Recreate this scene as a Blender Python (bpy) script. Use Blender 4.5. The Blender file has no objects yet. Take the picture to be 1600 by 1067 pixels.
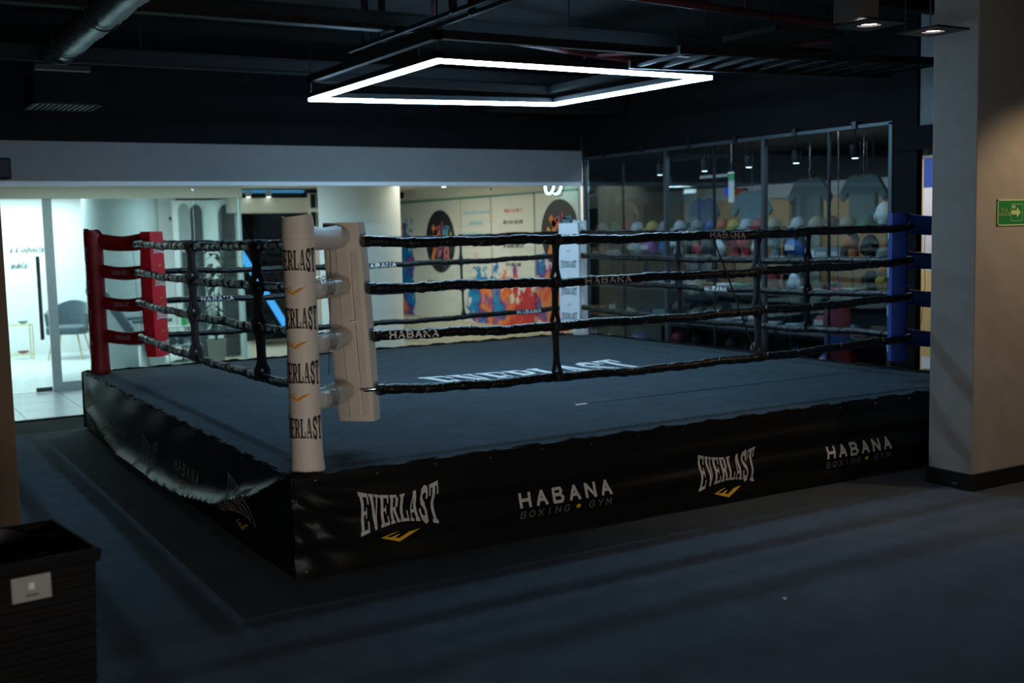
import bpy, bmesh, math, random
from mathutils import Vector, Matrix
random.seed(7)
sc = bpy.context.scene
COL = sc.collection
PI = math.pi
sin, cos = math.sin, math.cos

# ------------------------------------------------------------------ camera
YAW, PITCH, ROLL, FPX = math.radians(30.655), math.radians(5.6), math.radians(-1.335), 1770.0
CAM = Vector((-1.91, -5.404, 1.75))
fw = Vector((sin(YAW)*cos(PITCH), cos(YAW)*cos(PITCH), -sin(PITCH)))
rt = Vector((cos(YAW), -sin(YAW), 0)); up = rt.cross(fw)
r2 = rt*cos(ROLL) + up*sin(ROLL); u2 = up*cos(ROLL) - rt*sin(ROLL)
cd = bpy.data.cameras.new('camera'); cam = bpy.data.objects.new('camera', cd); COL.objects.link(cam)
m = Matrix((r2, u2, -fw)).transposed().to_4x4(); m.translation = CAM
cam.matrix_world = m
cd.sensor_width = 36.0; cd.lens = FPX/1600*36.0; cd.clip_start = .05; cd.clip_end = 100
cd.dof.use_dof = True; cd.dof.focus_distance = 6.6; cd.dof.aperture_fstop = 2.0
sc.camera = cam

# ------------------------------------------------------------------ world, exposure
w = bpy.data.worlds.new('world'); sc.world = w; w.use_nodes = True
w.node_tree.nodes['Background'].inputs[0].default_value = (.10, .16, .22, 1)
w.node_tree.nodes['Background'].inputs[1].default_value = .004
vs = sc.view_settings
vs.view_transform = 'Standard'; vs.look = 'None'; vs.gamma = 1; vs.use_curve_mapping = False; vs.exposure = 0.0
sc.cycles.use_denoising = True
sc.cycles.max_bounces = 8; sc.cycles.transparent_max_bounces = 16
sc.cycles.sample_clamp_indirect = 4.0

# ------------------------------------------------------------------ ceiling lamps of the rooms (area lights at fixture height)
LED_E = 70.0
def area(name, loc, size, power, col=(1, 1, 1), sy=None, rot=(0, 0, 0), spread=180):
    l = bpy.data.lights.new(name, 'AREA'); l.energy = power; l.color = col
    l.shape = 'RECTANGLE' if sy else 'SQUARE'; l.size = size
    if sy: l.size_y = sy
    l.spread = math.radians(spread)
    o = bpy.data.objects.new(name, l); COL.objects.link(o); o.location = loc; o.rotation_euler = rot
    return o
CLIN = (.74, .93, 1.0)
area('clinic_ceiling_light', (.3, 11.9, 2.42), 2.2, 170, CLIN, 2.2)
area('clinic_ceiling_light', (2.05, 9.5, 2.42), .5, 40, CLIN, .9)
area('corridor_ceiling_light', (1.2, 7.6, 2.42), 3.2, 30, (.70, .95, 1.0), .8)
area('corridor_ceiling_light', (4.9, 8.6, 2.40), 1.2, 34, (1.0, .93, .76), 2.6)
area('corridor_ceiling_light', (4.6, 12.2, 2.40), 1.2, 14, (1.0, .90, .74), 1.6)
area('shop_ceiling_light', (6.55, 5.0, 2.78), .25, 95, (.86, .95, 1.0), 4.6)
# warm gym downlight outside the picture at right; fill lamp added behind the camera
def spot(name, loc, power, col, angle=110, blend=.8, radius=.05, aim=None):
    l = bpy.data.lights.new(name, 'SPOT'); l.energy = power; l.color = col
    l.spot_size = math.radians(angle); l.spot_blend = blend; l.shadow_soft_size = radius
    o = bpy.data.objects.new(name, l); COL.objects.link(o); o.location = loc
    if aim: o.rotation_euler = (Vector(aim)-Vector(loc)).to_track_quat('-Z', 'Y').to_euler()
    return o
WARM = (1.0, .68, .40)
spot('gym_downlight', (5.15, -1.95, 2.72), 62, WARM, 92, .55, .05, (5.0, -.72, 1.05))
FRONT = (1.0, .90, .80)
fl = area('front_fill_light', (-1.2, -7.6, 1.0), 1.2, 26, FRONT, .8, spread=80)  # unseen fill lamp added to brighten the near post and skirt
fl.rotation_euler = (Vector((.5, 0, 1.05))-fl.location).to_track_quat('-Z', 'Y').to_euler()

# ------------------------------------------------------------------ helpers
class MB:
    def __init__(s): s.v = []; s.f = []
    def add(s, vs_, fs):
        o = len(s.v); s.v += [tuple(p) for p in vs_]; s.f += [tuple(i+o for i in q) for q in fs]; return s
    def hexa(s, p):   # bottom 4 ccw, top 4
        return s.add(p, [(3, 2, 1, 0), (4, 5, 6, 7), (0, 1, 5, 4), (1, 2, 6, 5), (2, 3, 7, 6), (3, 0, 4, 7)])
    def box(s, x0, y0, z0, x1, y1, z1):
        x0, x1 = sorted((x0, x1)); y0, y1 = sorted((y0, y1)); z0, z1 = sorted((z0, z1))
        return s.hexa([(x0, y0, z0), (x1, y0, z0), (x1, y1, z0), (x0, y1, z0), (x0, y0, z1), (x1, y0, z1), (x1, y1, z1), (x0, y1, z1)])
    def tube(s, path, r, n=10, cap=True, sx=1.0, sy=1.0):
        path = [Vector(p) for p in path]; R = r if isinstance(r, (list, tuple)) else [r]*len(path)
        vs_ = []; prev = None
        for i, p in enumerate(path):
            t = (path[min(i+1, len(path)-1)]-path[max(i-1, 0)]).normalized()
            if prev is None:
                a = Vector((0, 0, 1)) if abs(t.z) < .9 else Vector((1, 0, 0))
                nrm = (a - t*a.dot(t)).normalized()
            else: nrm = (prev - t*prev.dot(t)).normalized()
            prev = nrm; b = t.cross(nrm)
            for k in range(n):
                a = 2*PI*k/n; vs_.append(p + nrm*(cos(a)*R[i]*sx) + b*(sin(a)*R[i]*sy))
        fs = []
        for i in range(len(path)-1):
            for k in range(n):
                k2 = (k+1) % n; fs.append((i*n+k, i*n+k2, (i+1)*n+k2, (i+1)*n+k))
        if cap: fs.append(tuple(range(n-1, -1, -1))); fs.append(tuple(range((len(path)-1)*n, len(path)*n)))
        return s.add(vs_, fs)
    def lathe(s, prof, c=(0, 0, 0), n=20, sx=1, sy=1):
        vs_ = []; fs = []
        for r, z in prof:
            for k in range(n):
                a = 2*PI*k/n; vs_.append((c[0]+r*cos(a)*sx, c[1]+r*sin(a)*sy, c[2]+z))
        for i in range(len(prof)-1):
            for k in range(n):
                k2 = (k+1) % n; fs.append((i*n+k, i*n+k2, (i+1)*n+k2, (i+1)*n+k))
        fs.append(tuple(range(n-1, -1, -1))); fs.append(tuple(range((len(prof)-1)*n, len(prof)*n)))
        return s.add(vs_, fs)
    def blob(s, c, r, nu=16, nv=10, fn=None):
        vs_ = []; fs = []
        for j in range(nv+1):
            th = PI*j/nv
            for k in range(nu):
                a = 2*PI*k/nu; d = Vector((sin(th)*cos(a), sin(th)*sin(a), cos(th)))
                q = fn(d) if fn else 1
                vs_.append((c[0]+d.x*r[0]*q, c[1]+d.y*r[1]*q, c[2]+d.z*r[2]*q))
        for j in range(nv):
            for k in range(nu):
                k2 = (k+1) % nu; fs.append((j*nu+k, (j+1)*nu+k, (j+1)*nu+k2, j*nu+k2))
        return s.add(vs_, fs)
    def prism(s, poly, fn, a, b):      # polygon (u,v) extruded from depth a to b, fn(u,v,d)->xyz
        n = len(poly)
        return s.add([fn(u, v, a) for u, v in poly]+[fn(u, v, b) for u, v in poly],
                     [tuple(range(n-1, -1, -1)), tuple(range(n, 2*n))]+[(i, (i+1) % n, n+(i+1) % n, n+i) for i in range(n)])
    def grid(s, fn, nu, nv):
        vs_ = [fn(i/nu, j/nv) for j in range(nv+1) for i in range(nu+1)]
        return s.add(vs_, [(j*(nu+1)+i, j*(nu+1)+i+1, (j+1)*(nu+1)+i+1, (j+1)*(nu+1)+i) for j in range(nv) for i in range(nu)])
    def sheet(s, fn, nu, nv, th):       # fn(u,v,d): closed thin solid, d = depth offset
        n = (nu+1)*(nv+1); o = len(s.v)
        s.grid(lambda u, v: fn(u, v, 0), nu, nv); s.grid(lambda u, v: fn(u, v, th), nu, nv)
        W = nu+1
        rim = [i for i in range(W)]+[j*W+nu for j in range(1, nv+1)]+[nv*W+i for i in range(nu-1, -1, -1)]+[j*W for j in range(nv-1, 0, -1)]
        for i in range(len(rim)):
            a, b = rim[i], rim[(i+1) % len(rim)]; s.f.append((o+a, o+b, o+n+b, o+n+a))
        return s
    def quads(s, Q, fn, nu=2, nv=3):    # list of 4-point (u,v) patches mapped by fn(u,v)
        for p in Q:
            def g(a, b, p=p):
                x0 = p[0][0]*(1-a)+p[1][0]*a; y0 = p[0][1]*(1-a)+p[1][1]*a
                x1 = p[3][0]*(1-a)+p[2][0]*a; y1 = p[3][1]*(1-a)+p[2][1]*a
                return fn(x0*(1-b)+x1*b, y0*(1-b)+y1*b)
            s.grid(g, nu, nv)
        return s
    def build(s, name, mat, parent=None, smooth=False, bev=0, sub=0, sharp=40):
        me = bpy.data.meshes.new(name); me.from_pydata(s.v, [], s.f)
        bm = bmesh.new(); bm.from_mesh(me); bmesh.ops.recalc_face_normals(bm, faces=bm.faces); bm.to_mesh(me); bm.free()
        me.materials.append(mat)
        if smooth:
            me.polygons.foreach_set('use_smooth', [True]*len(me.polygons)); me.set_sharp_from_angle(angle=math.radians(sharp))
        o = bpy.data.objects.new(name, me); COL.objects.link(o)
        if parent: o.parent = parent
        if bev:
            b = o.modifiers.new('bevel', 'BEVEL'); b.width = bev; b.segments = 2; b.limit_method = 'ANGLE'
        if sub:
            b = o.modifiers.new('sub', 'SUBSURF'); b.levels = sub; b.render_levels = sub
        return o

def tag(o, label=None, cat=None, group=None, kind=None):
    if label: o['label'] = label
    if cat: o['category'] = cat
    if group: o['group'] = group
    if kind: o['kind'] = kind
    return o
def thing(name, label, cat, loc=(0, 0, 0), rz=0, group=None):
    o = bpy.data.objects.new(name, None); COL.objects.link(o); o.empty_display_size = .1
    o.location = loc; o.rotation_euler = (0, 0, rz)
    return tag(o, label, cat, group)
def struct(name, label=None):
    o = bpy.data.objects.new(name, None); COL.objects.link(o); o.empty_display_size = .1
    return tag(o, label, None, None, 'structure')
def S_(name, mb, mat, label=None, **k):
    return tag(mb.build(name, mat, **k), label, None, None, 'structure')
def dup(root, loc, rz, label):
    def cp(o, par):
        c = o.copy(); COL.objects.link(c); c.parent = par
        for ch in o.children: cp(ch, c)
        return c
    r = cp(root, None); r.location = loc; r.rotation_euler = (0, 0, rz); r['label'] = label
    return r
def dup_as(root, loc, rz, label, swap):      # copy whose parts take other materials (mesh data copied once per swap)
    r = dup(root, loc, rz, label)
    def go(o):
        for c in o.children:
            n = c.data.materials[0].name
            if n in swap:
                key = (c.data.name, swap[n].name)
                if key not in CACHE:
                    me = c.data.copy(); me.materials[0] = swap[n]; CACHE[key] = me
                c.data = CACHE[key]
            go(c)
    go(r); return r
CACHE = {}

# ------------------------------------------------------------------ materials
def mat(name, col, rough=.5, metal=0, var=.12, scale=12, bump=0, bscale=60, spec=.5, stretch=None, dirt=0, sheen=0):
    mt = bpy.data.materials.new(name); mt.use_nodes = True; nt = mt.node_tree; N = nt.nodes; L = nt.links
    b = N['Principled BSDF']; b.inputs['Roughness'].default_value = rough; b.inputs['Metallic'].default_value = metal
    b.inputs['Specular IOR Level'].default_value = spec
    if sheen: b.inputs['Sheen Weight'].default_value = sheen
    tc = N.new('ShaderNodeTexCoord'); src = tc.outputs['Object']
    if stretch:
        mp = N.new('ShaderNodeMapping'); mp.inputs['Scale'].default_value = stretch; L.new(src, mp.inputs['Vector']); src = mp.outputs[0]
    nz = N.new('ShaderNodeTexNoise'); nz.inputs['Scale'].default_value = scale; nz.inputs['Detail'].default_value = 4; L.new(src, nz.inputs['Vector'])
    mx = N.new('ShaderNodeMix'); mx.data_type = 'RGBA'
    mx.inputs[6].default_value = tuple(c*(1-var) for c in col)+(1,); mx.inputs[7].default_value = tuple(min(1, c*(1+var)) for c in col)+(1,)
    L.new(nz.outputs['Fac'], mx.inputs[0]); out = mx.outputs[2]
    if dirt:
        n2 = N.new('ShaderNodeTexNoise'); n2.inputs['Scale'].default_value = 2.2; n2.inputs['Detail'].default_value = 8; L.new(src, n2.inputs['Vector'])
        cr = N.new('ShaderNodeValToRGB'); cr.color_ramp.elements[0].position = .42; cr.color_ramp.elements[1].position = .75
        L.new(n2.outputs['Fac'], cr.inputs[0])
        ml = N.new('ShaderNodeMath'); ml.operation = 'MULTIPLY'; ml.inputs[1].default_value = dirt; L.new(cr.outputs[0], ml.inputs[0])
        m2 = N.new('ShaderNodeMix'); m2.data_type = 'RGBA'; L.new(ml.outputs[0], m2.inputs[0]); L.new(out, m2.inputs[6])
        m2.inputs[7].default_value = tuple(c*.45 for c in col)+(1,); out = m2.outputs[2]
    L.new(out, b.inputs['Base Color'])
    if bump:
        nb = N.new('ShaderNodeTexNoise'); nb.inputs['Scale'].default_value = bscale; nb.inputs['Detail'].default_value = 5; L.new(src, nb.inputs['Vector'])
        bp = N.new('ShaderNodeBump'); bp.inputs['Strength'].default_value = bump; bp.inputs['Distance'].default_value = .01
        L.new(nb.outputs['Fac'], bp.inputs['Height']); L.new(bp.outputs[0], b.inputs['Normal'])
    return mt
def emi(name, col, s):
    mt = bpy.data.materials.new(name); mt.use_nodes = True; N = mt.node_tree.nodes; N.remove(N['Principled BSDF'])
    e = N.new('ShaderNodeEmission'); e.inputs[0].default_value = col+(1,); e.inputs[1].default_value = s
    mt.node_tree.links.new(e.outputs[0], N['Material Output'].inputs[0]); return mt
def glass(name, tint, refl=.5, rough=.02):
    mt = bpy.data.materials.new(name); mt.use_nodes = True; nt = mt.node_tree; N = nt.nodes; L = nt.links; N.remove(N['Principled BSDF'])
    t = N.new('ShaderNodeBsdfTransparent'); t.inputs[0].default_value = tint+(1,)
    g = N.new('ShaderNodeBsdfGlossy'); g.inputs['Roughness'].default_value = rough; g.inputs[0].default_value = (.9, .97, 1, 1)
    lw = N.new('ShaderNodeLayerWeight'); lw.inputs[0].default_value = .5
    pw = N.new('ShaderNodeMath'); pw.operation = 'POWER'; pw.inputs[1].default_value = 4.0; L.new(lw.outputs['Facing'], pw.inputs[0])
    ml = N.new('ShaderNodeMath'); ml.operation = 'MULTIPLY_ADD'; ml.inputs[1].default_value = refl; ml.inputs[2].default_value = .035; L.new(pw.outputs[0], ml.inputs[0]); ml.use_clamp = True
    mx = N.new('ShaderNodeMixShader'); L.new(ml.outputs[0], mx.inputs[0]); L.new(t.outputs[0], mx.inputs[1]); L.new(g.outputs[0], mx.inputs[2])
    L.new(mx.outputs[0], N['Material Output'].inputs[0]); return mt

CARPET = mat('dark_carpet', (.086, .108, .134), .95, var=.25, scale=5, bump=.5, bscale=220, spec=.15, dirt=.25)
STRIPF = mat('dark_tile', (.010, .010, .012), .85, spec=.08, var=.1)
CEIL = mat('black_ceiling', (.004, .0045, .005), .9, var=.3, scale=3, spec=.1)
BLACKW = mat('black_wall', (.0045, .005, .006), .8, var=.2, scale=4, spec=.15)
GREYW = mat('grey_plaster', (.24, .245, .25), .8, var=.06, scale=8, bump=.15, bscale=40, spec=.2)
TRIMW = mat('pale_channel', (.86, .88, .92), .4, var=.05)
CONC = mat('painted_concrete', (.36, .35, .33), .85, var=.10, scale=9, bump=.18, bscale=20, spec=.2, dirt=.25)
CONC2 = mat('beige_concrete', (.22, .16, .11), .85, var=.12, scale=9, bump=.5, bscale=28, spec=.2, dirt=.3)
BASEB = mat('black_skirting', (.010, .010, .012), .5, var=.2)
CANVAS = mat('ring_canvas', (.042, .060, .074), .9, var=.3, scale=7, bump=1.0, bscale=30, spec=.15, dirt=.3)
VINYL = mat('black_vinyl', (.006, .006, .0065), .42, var=.2, scale=6, bump=.10, bscale=14, spec=.16)
BINDM = mat('black_binding', (.006, .006, .007), .75, var=.2, spec=.15)
ROPE = mat('rope_tape', (.005, .0055, .006), .30, var=.3, scale=30, bump=.7, bscale=55, spec=.42)
STRAP = mat('strap_webbing', (.014, .016, .020), .6, var=.3, scale=40, bump=.3, bscale=160)
FRAMEB = mat('ring_frame_steel', (.015, .015, .017), .6, .3)
CREAM = mat('cream_leatherette', (.70, .645, .585), .55, var=.06, scale=8, bump=.12, bscale=26, spec=.35)
CREAMP = mat('cream_pad_cover', (.66, .59, .51), .6, var=.08, scale=8, bump=.15, bscale=26, spec=.3)
WHITEP = mat('white_pad_cover', (.88, .90, .92), .6, var=.05, scale=8, bump=.12, bscale=26, spec=.3)
REDP = mat('red_leatherette', (.21, .008, .012), .5, var=.12, scale=8, bump=.12, bscale=26, spec=.35)
REDPAD = mat('red_pad_cover', (.62, .018, .03), .5, var=.1, scale=8, bump=.12, bscale=26, spec=.35)
BLUEP = mat('blue_leatherette', (.007, .03, .20), .5, var=.12, scale=8, bump=.12, bscale=26, spec=.35)
BLUEPAD = mat('blue_pad_cover', (.008, .045, .26), .5, var=.1, scale=8, bump=.12, bscale=26, spec=.35)
CLEAR = glass('clear_sleeve', (.96, .96, .95), .6, .25)
INKB = mat('black_print', (.035, .018, .014), .6)
INKG = mat('green_print', (.03, .10, .11), .6)
INKO = mat('orange_print', (.75, .30, .02), .6)
INKY = mat('yellow_print', (.80, .46, .02), .6)
INKW = mat('white_print', (.72, .72, .70), .7, var=.2, scale=25)
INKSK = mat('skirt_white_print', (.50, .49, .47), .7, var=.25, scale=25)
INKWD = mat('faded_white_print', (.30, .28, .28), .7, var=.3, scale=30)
INKGREY = mat('grey_print', (.16, .16, .16), .7, var=.3, scale=30)
METAL = mat('bright_steel', (.65, .63, .60), .25, 1)
DMETAL = mat('dark_aluminium', (.022, .025, .03), .4, .6)
FRAMEG = mat('glazing_bar', (.07, .085, .10), .45, .6)
DUCTM = mat('foil_duct', (.20, .25, .27), .36, .8, var=.3, scale=9, bump=.6, bscale=18)
GALV = mat('galvanised_steel', (.010, .0115, .013), .7, .2, var=.25, spec=.2)
REDPIPE = mat('red_pipe_paint', (.07, .006, .007), .45)
WHITE = mat('white_paint', (.80, .82, .82), .7, var=.03, spec=.2)
CREAMW = mat('cream_paint', (.70, .65, .54), .8, var=.04, spec=.2)
FLOORW = mat('white_floor_tile', (.62, .66, .66), .25, var=.05, scale=3)
TILEG = mat('grey_floor_tile', (.34, .38, .40), .3, var=.10, scale=4)
GLASS = glass('shopfront_glass', (.93, .97, .96), .45)
GLASSR = glass('side_pane_glass', (.93, .97, .97), .08)
GLASSD = glass('tinted_glass', (.50, .62, .68), .7)
LED = emi('led_diffuser', (.43, .73, 1.0), LED_E)
WOOD = mat('oak_panel', (.40, .22, .09), .55, var=.25, scale=5, stretch=(6, 6, .6), bump=.2, bscale=20)
WOODY = mat('pine_panel', (.62, .42, .17), .55, var=.15, scale=5, stretch=(6, 6, .6))
BLACKP = mat('black_plastic', (.006, .006, .007), .6, var=.2, bump=.1, bscale=90, spec=.10)
def flat(col, rough=.6): 
    n = 'paint_%02x%02x%02x' % tuple(int(255*c) for c in col)
    return bpy.data.materials.get(n) or mat(n, col, rough, var=.1)

# ------------------------------------------------------------------ lettering
def bx(x0, y0, x1, y1): return [(x0, y0), (x1, y0), (x1, y1), (x0, y1)]
def stroke(pts, t):
    Q = []
    for i in range(len(pts)-1):
        a, b = Vector(pts[i]), Vector(pts[i+1]); d = (b-a).normalized(); n = Vector((-d.y, d.x))*t/2; e = d*t*.30
        a2 = a-e; b2 = b+e
        Q.append([tuple(a2-n), tuple(b2-n), tuple(b2+n), tuple(a2+n)])
    return Q
SLAB = {
 'E': [bx(.1, 0, .40, 1), bx(0, .90, .95, 1), bx(0, 0, .95, .10), bx(.4, .45, .72, .55), bx(.80, .72, .95, .9), bx(.80, .1, .95, .28), bx(.64, .36, .74, .64)],
 'V': [[(.06, .92), (.38, .92), (.64, 0), (.42, 0)][::1], [(.70, .92), (.86, .92), (.64, 0), (.50, 0)], bx(-.02, .92, .50, 1), bx(.60, .92, 1.0, 1)],
 'R': [bx(.1, 0, .38, 1), bx(0, .90, .75, 1), bx(.38, .44, .75, .54), bx(.64, .54, .92, .90), [(.44, .46), (.70, .46), (.98, .05), (.70, .05)], bx(0, 0, .48, .09), bx(.66, 0, 1.0, .09)],
 'L': [bx(.1, 0, .40, 1), bx(0, .91, .52, 1), bx(0, 0, .95, .10), bx(.80, .10, .95, .34)],
 'A': [[(.36, 1), (.50, 1), (.22, .08), (.10, .08)], [(.36, 1), (.66, 1), (.94, .08), (.64, .08)], bx(.24, .26, .72, .36), bx(0, 0, .36, .09), bx(.54, 0, 1.0, .09)],
 'S': stroke([(.82, .70), (.80, .90), (.55, .95), (.26, .88), (.20, .72), (.34, .58), (.66, .44), (.80, .28), (.72, .10), (.46, .04), (.20, .12), (.16, .30)], .20),
 'T': [bx(.35, 0, .65, 1), bx(0, .90, 1.0, 1), bx(0, .70, .14, .9), bx(.86, .70, 1.0, .9), bx(.20, 0, .80, .09)],
}
def everlast(fn, nu=2, nv=4, flare=.38):   # fn(u,v) with u,v in 0..1 over the word's box -> xyz
    mb = MB(); word = 'EVERLAST'; adv = 1/len(word)
    for i, ch in enumerate(word):
        Q = [[((i + .04 + .92*x)*adv, y) for x, y in q] for q in SLAB[ch]]
        def g(u, v):
            k = (1-flare) + flare*abs(2*u-1)**1.7
            return fn(u + .02*(2*u-1)*abs(2*v-1), .5+(v-.5)*k)
        mb.quads(Q, g, nu, nv)
    return mb
CHEV = [[(0, .59), (.20, .56), (.53, .28), (.49, 0)], [(.44, .28), (.49, 0), (1, .94), (.72, .80)], [(0, .59), (.12, .60), (.455, 1.0), (.27, .88)], [(.25, .50), (.35, .42), (.50, .74), (.40, .68)]]
def chevron(fn): return MB().quads(CHEV, fn, 3, 2)
FONT = {'A': [[(0, 0), (.5, 1), (1, 0)], [(.2, .36), (.8, .36)]], 'B': [[(0, 0), (0, 1), (.75, 1), (.9, .78), (.75, .53), (0, .53)], [(.75, .53), (1, .28), (.8, 0), (0, 0)]],
 'C': [[(1, .85), (.7, 1), (.3, 1), (0, .7), (0, .3), (.3, 0), (.7, 0), (1, .15)]], 'D': [[(0, 0), (0, 1), (.6, 1), (1, .65), (1, .35), (.6, 0), (0, 0)]],
 'E': [[(1, 1), (0, 1), (0, 0), (1, 0)], [(0, .52), (.8, .52)]], 'F': [[(1, 1), (0, 1), (0, 0)], [(0, .52), (.8, .52)]],
 'G': [[(1, .82), (.7, 1), (.3, 1), (0, .7), (0, .3), (.3, 0), (.75, 0), (1, .2), (1, .48), (.6, .48)]], 'H': [[(0, 0), (0, 1)], [(1, 0), (1, 1)], [(0, .5), (1, .5)]],
 'I': [[(.5, 0), (.5, 1)]], 'M': [[(0, 0), (0, 1), (.5, .35), (1, 1), (1, 0)]], 'N': [[(0, 0), (0, 1), (1, 0), (1, 1)]],
 'O': [[(.3, 0), (0, .3), (0, .7), (.3, 1), (.7, 1), (1, .7), (1, .3), (.7, 0), (.3, 0)]], 'R': [[(0, 0), (0, 1), (.75, 1), (1, .77), (.75, .5), (0, .5)], [(.5, .5), (1, 0)]],
 'T': [[(.5, 0), (.5, 1)], [(0, 1), (1, 1)]], 'U': [[(0, 1), (0, .25), (.3, 0), (.7, 0), (1, .25), (1, 1)]], 'V': [[(0, 1), (.5, 0), (1, 1)]],
 'X': [[(0, 0), (1, 1)], [(0, 1), (1, 0)]], 'Y': [[(0, 1), (.5, .5), (1, 1)], [(.5, .5), (.5, 0)]], '*': [[(.2, .5), (.8, .5)], [(.5, .15), (.5, .85)], [(.3, .28), (.7, .72)], [(.3, .72), (.7, .28)]],
 'a': [[(.9, .6), (.4, .65), (.1, .3), (.3, 0), (.7, .15), (.9, .6), (.85, .1), (1.1, .1)]], 'e': [[(.1, .3), (.8, .4), (.6, .65), (.25, .55), (.1, .2), (.5, 0), (1, .2)]], 's': [[(0, 0), (.6, .65), (.8, .2), (.4, 0)]],
 'i': [[(0, .1), (.4, .62), (.5, .1), (.9, .12)], [(.55, .9), (.6, .95)]], 'n': [[(.05, 0), (.2, .62), (.2, .3), (.6, .65), (.75, .1), (1, .1)]], 'f': [[(.1, -.35), (.5, .9), (.8, 1), (.6, .5), (.2, -.35)], [(.1, .5), (.9, .5)]],
 't': [[(.6, 1), (.3, .1), (.7, .05)], [(.1, .65), (.9, .65)]], 'd': [[(.8, .6), (.3, .6), (.1, .2), (.4, 0), (.8, .5), (1.1, 1.1), (.8, .1), (1.1, .1)]], 'o': [[(.5, .65), (.1, .3), (.4, 0), (.8, .3), (.5, .65), (1, .6)]],
 'l': [[(0, .1), (.7, .9), (.5, 1.1), (.3, .2), (.7, .05)]], '!': [[(.6, 1.1), (.4, .35)], [(.35, .08), (.33, .02)]], '&': [[(.9, 0), (.2, .7), (.5, .9), (.6, .65), (.1, .25), (.4, 0), (.9, .4)]]}
def each_letter(word, fn, t, gap, wid, mat_, par):
    tot = len(word)*wid + (len(word)-1)*gap
    for i, ch in enumerate(word):
        letters(ch, lambda u, v, i=i: fn((i*(wid+gap)+u*wid)/tot, v), t, gap, wid).build('letter', mat_, par)
def letters(word, fn, t=.2, gap=.35, wid=.8, nu=1, nv=1):   # box 0..1 wide, 0..1 high
    tot = len(word)*wid + (len(word)-1)*gap; mb = MB()
    for i, ch in enumerate(word):
        for pl in FONT.get(ch, []):
            pts = [(x*wid, y) for x, y in pl]
            Q = [[((i*(wid+gap)+x)/tot, y) for x, y in q] for q in stroke(pts, t)]
            mb.quads(Q, fn, nu, nv)
    return mb

# ================================================================== THE ROOM
S = 5.6; HM = .525                     # ring side, mat height
YB = 6.49; XR = 6.20                   # back glazing plane, right glazing plane
S_('floor', MB().box(-6, -9, -.12, 9.6, 5.68, 0), CARPET, 'dark grey carpet floor of the gym')
S_('floor_strip', MB().box(-6, 5.68, -.12, XR, YB+.06, -.002), STRIPF, 'dark smooth floor strip along the back glazing')
S_('ceiling', MB().box(-6, -9, 3.62, 9.6, 6.9, 3.75), CEIL, 'black open ceiling of the gym')
S_('wall_left', MB().box(-6.1, -9, 0, -6, 6.6, 3.62), BLACKW)
S_('wall_front', MB().box(-6, -9.1, 0, 9.6, -9, 3.62), BLACKW)
wb = struct('wall_back', 'grey header beam above the back glazing')
MB().box(-6, YB-.06, 2.333, XR-.02, YB+.10, 2.715).build('header', GREYW, wb)
MB().box(-6, YB-.05, 0, -.62, YB+.10, 2.284).build('unseen_dark_wall', BLACKW, wb)  # unseen black wall, added so the left skirt reflects something dark
MB().box(-6, YB-.02, 2.715, XR, YB+.10, 3.62).build('upper_wall', BLACKW, wb)
S_('trim_1', MB().box(-6, YB-.075, 2.284, XR-.02, YB+.03, 2.330), TRIMW, 'pale metal channel along the top of the back glazing', bev=.004)

win = struct('window_1', 'frameless glass wall between the gym and the mall corridor')
for a, b in ((-.618, -.436), (-.430, 1.316), (1.322, 3.10), (3.106, 4.884), (4.890, 6.17)):
    MB().box(a, YB-.006, .012, b, YB+.006, 2.284).build('pane', GLASS, win)
MB().box(-.62, YB-.03, 0, XR, YB+.03, .014).build('floor_channel', DMETAL, win)
for x in (4.887, 1.319):
    MB().tube([(x, YB-.012, 2.245), (x, YB+.012, 2.245)], .014, 10).build('glass_clip', METAL, win)

win2 = struct('window_2', 'dark framed glass wall of the sports shop right of the ring')
ym = [1.59, 3.205, 4.777, 6.39]
for i in range(3):
    mid = {0: 2.335, 1: 3.968, 2: 5.6}[i]
    MB().box(XR-.005, ym[i]+.03, .05, XR+.005, mid-.003, 2.60).build('pane', GLASSD, win2)
    MB().box(XR-.005, mid+.003, .05, XR+.005, ym[i+1]-.03, 2.60).build('pane', GLASSD, win2)
    MB().box(XR-.012, mid-.012, .05, XR+.012, mid+.012, 2.60).build('mullion', DMETAL, win2)
    for k in (.25, .72):
        y = ym[i]+(ym[i+1]-ym[i])*k; MB().box(XR-.05, y-.025, 2.60, XR, y+.025, 2.665).build('bracket', DMETAL, win2)
for y in ym: MB().box(XR-.03, y-.022, 0, XR+.03, y+.022, 2.63).build('frame_post', FRAMEG, win2, bev=.006)
MB().box(XR-.03, ym[0]-.02, 2.60, XR+.03, ym[-1]+.02, 2.635).build('top_rail', FRAMEG, win2, bev=.004)
MB().box(XR-.03, ym[0], 0, XR+.03, ym[-1], .06).build('bottom_rail', FRAMEG, win2)
wr = struct('wall_right', 'black wall and pillar around the shop glazing')
MB().box(XR+.02, 1.20, 2.64, XR+.20, YB, 3.62).build('upper_wall', BLACKW, wr)
MB().box(XR-.02, 1.305, 0, XR+.05, 1.567, 3.62).build('pillar', BLACKW, wr)
MB().box(XR+.0, -9, 2.57, XR+.08, 1.295, 3.62).build('grey_bulkhead', GREYW, wr)
MB().box(XR-.04, -2.5, 2.36, XR+.02, 1.53, 2.565).build('lintel_beam', BLACKW, wr)
MB().box(XR+.02, -9, 0, XR+.08, -1.2, 2.57).build('side_wall', BLACKW, wr)

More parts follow.
